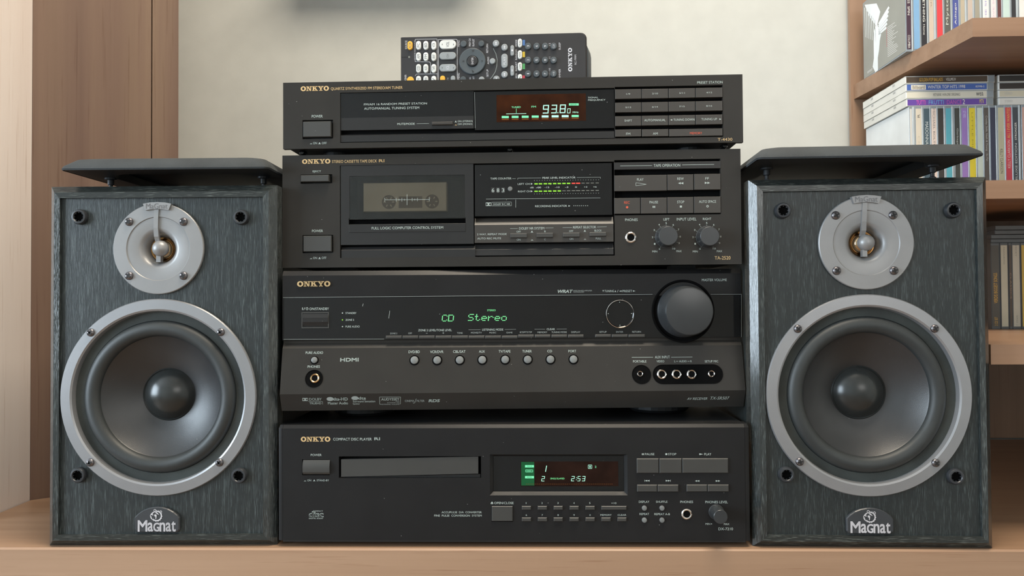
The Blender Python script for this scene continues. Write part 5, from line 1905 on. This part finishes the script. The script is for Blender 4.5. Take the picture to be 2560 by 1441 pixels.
YC = .128
qa = lambda x: 2260 + x / 7.207
G1 = 'disc cases on the upper shelf'
up_items = [
    (qa(48), qa(128), (.055, .025, .045), 'disc case with dark violet spine and printed cover, leftmost on upper shelf', [('DARREN HAYES  SPIN', .42, .93, False, WHT), ('COLUMBIA', .04, .19, False, WHT)]),
    (qa(180), qa(285), (.20, .38, .60), 'disc case with plain pale blue spine on upper shelf', []),
    (qa(312), qa(410), (.020, .020, .025), 'disc case with black spine and thick white capitals on upper shelf', [('BLUE SOMETHING', .34, .92, False, WHT, .4), ('Home', .19, .31, False, WHT, .3)]),
    (qa(455), qa(535), (.56, .47, .38), 'disc case with beige spine left of the red one on upper shelf', [('UNDER', .5, .9, False, (.35, .28, .22), .35)]),
    (qa(597), qa(697), (.68, .05, .06), 'disc case with plain bright red spine on upper shelf', []),
    (qa(735), qa(840), (.10, .10, .09), 'disc case with charcoal spine and pale script on upper shelf', [('Mystery', .30, .72, True, (.55, .58, .50), .55)]),
    (qa(885), qa(985), (.07, .09, .30), 'disc case with navy blue spine on upper shelf', [('Adiago', .30, .55, True, WHT, .4)]),
    (qa(1025), qa(1098), (.46, .40, .30), 'disc case with narrow tan spine right of the navy one on upper shelf', []),
    (qa(1155), qa(1240), (.50, .42, .36), 'disc case with greyish rose spine on upper shelf', []),
    (qa(1285), qa(1365), (.32, .30, .24), 'disc case with olive grey spine on upper shelf', []),
    (qa(1425), qa(1532), (.76, .75, .73), 'disc case with white spine and violet lettering on upper shelf', [('THE SINGLES', .3, .85, True, (.35, .30, .60), .3)]),
    (qa(1572), qa(1685), (.74, .67, .68), 'disc case with pale pink spine on upper shelf', [('LOVE SONGS', .3, .8, True, (.60, .45, .58), .3)]),
    (qa(1695), qa(1755), (.12, .04, .04), 'disc case with thin maroon spine on upper shelf', [('LIVE', .22, .38, True, WHT, .5)]),
    (qa(1792), qa(1905), (.52, .66, .62), 'disc case with mint green spine on upper shelf', []),
    (qa(1945), qa(2020), (.03, .03, .035), 'disc case with plain black spine right of the mint one on upper shelf', []),
    (qa(2085), qa(2175), (.72, .70, .68), 'disc case with white and rose spine, rightmost in view on upper shelf', []),
]
ups = list(row(G1, Z_UP + T_UP + .0002, 60, YC, up_items))
# printed back cover of the first case, facing left
f0 = ups[0]
dC, hC = .142, .125


def face(fr, ps, mat, x=-.0004, name='cover_print', parent=None):
    mb = MB()
    for pl in ps:
        mb.face([(x, dC * (1 - u), hC * v) for u, v in pl])
    return mb.build(name, mat, fr, parent, fix=False)


def cv(x, y):
    u = (x - 175) / 465
    yb = 830 - 260 * u
    return u, (yb - y) / (800 + 105 * u)


cov = MB().box(-.0003, 0, .002, dC - .002, .002, hC - .002).build('cover', card((.30, .30, .27)), f0)
WH2 = card((.80, .84, .86))
body = [[(200, 40), (340, 30), (380, 120), (345, 250), (330, 262), (250, 160)], [(330, 262), (345, 250), (385, 360), (370, 420), (300, 480), (300, 330)], [(300, 480), (370, 420), (360, 520), (300, 600)],
        [(300, 600), (360, 520), (345, 600), (345, 730), (315, 750), (285, 690)]]
for k in range(6):
    body.append([(355, 240 + k * 22), (362, 252 + k * 22), (480 - k * 6, 90 + k * 42), (470 - k * 6, 70 + k * 42)])
for k in range(7):
    a = 195 + k * 20
    body.append([(a, 70 + k * 22), (a + 7, 70 + k * 22), (a + 12, 380 + k * 8), (a + 8, 380 + k * 8)])
face(f0, [[cv(*p) for p in pl] for pl in body], WH2, parent=cov, name='cover_figure')
lines, ticks = [], []
for k in range(17):
    y0 = 290 + k * 19
    L_ = (80, 60, 95, 50, 75, 66, 110, 58, 90, 48, 70, 62, 96, 104, 110, 90, 100)[k]
    sl2 = -L_ * .56
    lines.append([(452, y0), (452 + L_, y0 + sl2), (452 + L_, y0 + sl2 + 7), (452, y0 + 7)])
    ticks.append([(442, y0 + 4), (449, y0), (449, y0 + 8), (442, y0 + 12)])
face(f0, [[cv(*p) for p in pl] for pl in lines], card((.62, .62, .60)), parent=cov, name='track_list')
face(f0, [[cv(*p) for p in pl] for pl in ticks[:11]], card((.55, .10, .12)), parent=cov, name='track_numbers')
face(f0, [[cv(*p) for p in pl] for pl in ([(220, 740), (285, 700), (285, 706), (220, 746)], [(220, 752), (280, 716), (280, 722), (220, 758)])], card((.62, .62, .60)), parent=cov, name='small_print')

qb = lambda x: 2120 + x / 4.968
G2 = 'upright disc cases on the middle shelf'
mid_items = [
    (qb(770), qb(800), (.62, .62, .60), 'blank white faced disc case, leftmost upright on middle shelf', []),
    (qb(845), qb(915), (.66, .60, .50), 'disc case with cream spine and faint lettering on middle shelf', [('R', .87, .91, True, (.1, .1, .1), .4), ('CHESTER', .30, .66, False, (.55, .50, .42), .4)]),
    (qb(945), qb(1015), (.05, .09, .12), 'disc case with dark teal spine and white and yellow lettering on middle shelf', [('MADONNA', .56, .82, False, (.62, .68, .68), .55), ('GREATEST', .30, .54, False, (.75, .65, .06), .55)]),
    (qb(1040), qb(1100), (.74, .62, .56), 'disc case with pale pink spine and tall grey capitals on middle shelf', [('MICHAEL BOLTON', .48, .97, False, (.25, .22, .22), .4), ('THE', .36, .44, False, (.65, .25, .2), .5)]),
    (qb(1122), qb(1188), (.035, .03, .028), 'disc case with plain black spine left of the cyan one on middle shelf', []),
    (qb(1220), qb(1285), (.10, .42, .52), 'disc case with cyan spine on middle shelf', [('Heaven', .30, .50, False, (.45, .70, .76), .4)]),
    (qb(1328), qb(1388), (.045, .05, .045), 'disc case with black spine and small silver lettering on middle shelf', [('Garbage in repair', .34, .74, False, (.5, .52, .5), .4), ('MEGA', .10, .18, False, (.5, .52, .5), .5)]),
    (qb(1415), qb(1485), (.34, .20, .55), 'disc case with violet to pink spine on middle shelf', [('GET WEIRD', .86, .94, False, (.62, .62, .85), .5), ('LITTLE MIX', .36, .50, False, (.85, .72, .78), .5)]),
    (qb(1510), qb(1582), (.76, .62, .03), 'disc case with bright yellow spine on middle shelf', [('LITTLE MIX', .45, .92, False, (.45, .36, .02), .25)]),
    (qb(1610), qb(1682), (.60, .68, .60), 'disc case with pale green and white spine on middle shelf', []),
    (qb(1692), qb(1748), (.10, .085, .075), 'disc case with brown black spine and thin grey lettering on middle shelf', [('Crosby, Stills, Nash & Young - So Far', .36, .88, False, (.5, .48, .45), .5)]),
    (qb(1772), qb(1832), (.035, .04, .08), 'disc case with dark navy spine on middle shelf', []),
    (qb(1868), qb(1938), (.55, .52, .36), 'disc case with khaki spine and black capitals on middle shelf', [('KELLY CLARKSON', .22, .50, False, (.06, .06, .05), .5), ('BREAKAWAY', .52, .70, False, (.48, .45, .33), .4)]),
    (qb(1960), qb(2032), (.62, .05, .08), 'disc case with bright red spine and pale capitals on middle shelf', [('KELLY CLARKSON', .28, .60, True, (.78, .55, .5), .5), ('ALL I EVER WANTED', .62, .97, True, (.78, .45, .12), .5), ('RCA', .04, .10, True, WHT, .5)]),
    (qb(2052), qb(2115), (.05, .06, .075), 'disc case with slate spine and wide spaced capitals on middle shelf', [('STRONGER', .60, .80, True, WHT, .4), ('DELUXE EDITION', .10, .56, True, (.6, .62, .62), .4)]),
    (qb(2168), qb(2230), (.62, .38, .32), 'disc case with salmon spine, rightmost upright on middle shelf', []),
]
mids = list(row(G2, Z_MD + .0002, 330, YC, mid_items))
fw_ = mids[0]
MB().box(-.0004, 0, .001, dC - .001, .001, hC - .001).build('cover', card((.80, .84, .86)), fw_)

# flat cases lying on the upright ones
G3 = 'disc cases lying on the upright ones'
zb0 = Z_MD + .0002 + .1252


def flat_case(label, px0, px1, zc, t, colour, words, side, group=G3, yl=YC, d=.142, yref=230, lift=0.0):
    xa, xb = SU.at((px0, yref), yl)[0], SU.at((px1, yref), yl)[0]
    loc = SU.world @ Vector((xa, yl, zc))
    fr = thing('disc_case', label, 'disc case', tuple(loc), SY, group)
    w_ = xb - xa
    MB().cbox(0, w_, .0004, d, 0, t * .96, .0004).build('case', side, fr)
    MB().cbox(0, w_, 0, d - .001, t * .88, t * .95, .0001).build('lid', LID if side is TRAY else DARKC, fr)
    sp = MB().box(.0015, w_ - .0105, .0001, .0007, t * .10, t * .86).build('spine_card', card(colour), fr)
    MB().box(w_ - .0095, w_ - .001, -.0004, .006, t * .04, t * .93).build('hinge_corner', CASE, fr)
    # notches along the open side
    for yy in (.032, .105):
        MB().box(-.0004, .0008, yy, yy + .007, t * .56, t * .80).build('side_notch', card((.45, .45, .44)), fr)
    z0, z1 = t * .10, t * .86
    for s, u0, u1, v0, v1, cl, *bg in words:
        X0, X1 = .0015 + (w_ - .012) * u0, .0015 + (w_ - .012) * u1
        if bg:
            MB().box(X0 - .002, X1 + .002, 0, .0004, z0 + (z1 - z0) * .08, z0 + (z1 - z0) * .92).build('label_box', card(bg[0]), fr, sp)
        text_in(fr, s, X0, X1, z0 + (z1 - z0) * v0, z0 + (z1 - z0) * v1, -.0001 if bg else 0, card(cl), parent=sp)
    return fr


tt = .01085
flat_case('flat disc case with purple spine and rainbow lettering, lowest of the lying stack', 2266, 2484, zb0, tt, (.13, .06, .36),
          [('TUTTI', .11, .23, .1, .85, (.80, .12, .48)), ('FRUTTI', .27, .46, .1, .85, (.16, .45, .75)), ('DANCE', .50, .69, .1, .85, (.50, .10, .42)), ('2', .70, .73, .1, .95, WHT), ('MTV', .915, .97, .15, .9, (.80, .66, .10))], TRAY)
flat_case('flat disc case with cream spine and thin capitals, second lowest of the lying stack', 2265, 2485, zb0 + tt, tt, (.68, .66, .56),
          [('HIT RANK 14-IN-ONE ORIGINALS', .33, .67, .25, .75, (.16, .16, .15)), ('wea', .87, .96, .2, .8, (.06, .06, .08))], TRAY)
flat_case('flat disc case with bright blue spine and white italics in the lying stack', 2265, 2486, zb0 + tt * 2, tt, (.06, .13, .42),
          [('Billboard', .07, .22, .2, .82, (.15, .12, .10), (.75, .72, .62)), ('WINTER TOP HITS 1998', .26, .73, .25, .80, WHT), ('82998-2', .86, .97, .35, .65, WHT)], TRAY)
flat_case('flat disc case with dark brown spine and gold lettering, topmost of the lying stack', 2264, 2488, zb0 + tt * 3, tt, (.075, .055, .040),
          [('GOLDEN POP BALLADS', .16, .45, .2, .8, GLD), ('VOLUME IV', .49, .61, .25, .75, WHT)], TRAY)
G4 = 'second stack of lying disc cases'
for k, (cl, lb_) in enumerate((((.70, .70, .66), 'flat disc case with white spine at the right picture edge, lowest of its stack'), ((.62, .58, .45), 'flat disc case with cream spine at the right picture edge'),
                               ((.035, .03, .028), 'flat disc case with dark spine at the right picture edge, below the top one'), ((.030, .030, .030), 'flat disc case with black spine at the right picture edge, topmost of its stack'))):
    flat_case(lb_, 2497, 2715, zb0 + tt * k, tt, cl, [('STEREO', .06, .16, .3, .7, (.5, .5, .48))] if k < 2 else [], TRAY, G4)

# lower shelf
G5 = 'upright disc cases on the lower shelf'
low_items = [
    (2480, 2500, (.09, .085, .075), 'disc case with charcoal spine and orange lettering on lower shelf', [('VERDIS BIGGEST SONGS', .30, .65, True, GLD, .5), ('2 CD SET', .04, .14, True, GLD, .4)], True),
    (2503.5, 2522, (.56, .53, .42), 'disc case with cream spine beside the charcoal one on lower shelf', [('FAVOURITES', .75, .95, False, (.3, .29, .25), .25)], True),
    (2524.5, 2531, (.10, .075, .06), 'disc case with thin brown spine between two cream ones on lower shelf', [('CLASSICS', .35, .65, False, (.35, .25, .18), .6)], True),
    (2533, 2550, (.55, .52, .44), 'disc case with cream spine right of the thin brown one on lower shelf', [('MICKY', .84, .97, False, (.3, .29, .25), .25), ('SERIES 2', .04, .16, False, (.3, .29, .25), .25)], True),
    (2555.5, 2572, (.60, .42, .08), 'disc case with yellow spine at the picture edge on lower shelf', [], True),
]
lows = list(row(G5, lz + .0002, 720, YC, low_items, .122))
xa = SU.at((2482, 590), YC)[0]
zz = lz + .0002 + .1222
for k, (t_, lb_) in enumerate(((.012, 'black flat case lying on the lower upright discs'), (.013, 'dark flat box above the black case on the lower shelf'))):
    loc = SU.world @ Vector((xa - .002 + k * .006, YC + .002, zz))
    fr = thing('storage_case', lb_, 'disc case', tuple(loc), SY, 'dark cases lying on the lower shelf')
    MB().cbox(0, .17, 0, .14, 0, t_ * .45, .0006).build('base', DARKC, fr)
    MB().cbox(.001, .169, .0006, .139, t_ * .48, t_ * .97, .0006).build('lid', DARKC, fr)
    MB().box(.060, .066, -.0008, .001, t_ * .3, t_ * .7).build('catch', M['slot'], fr)
    zz += t_
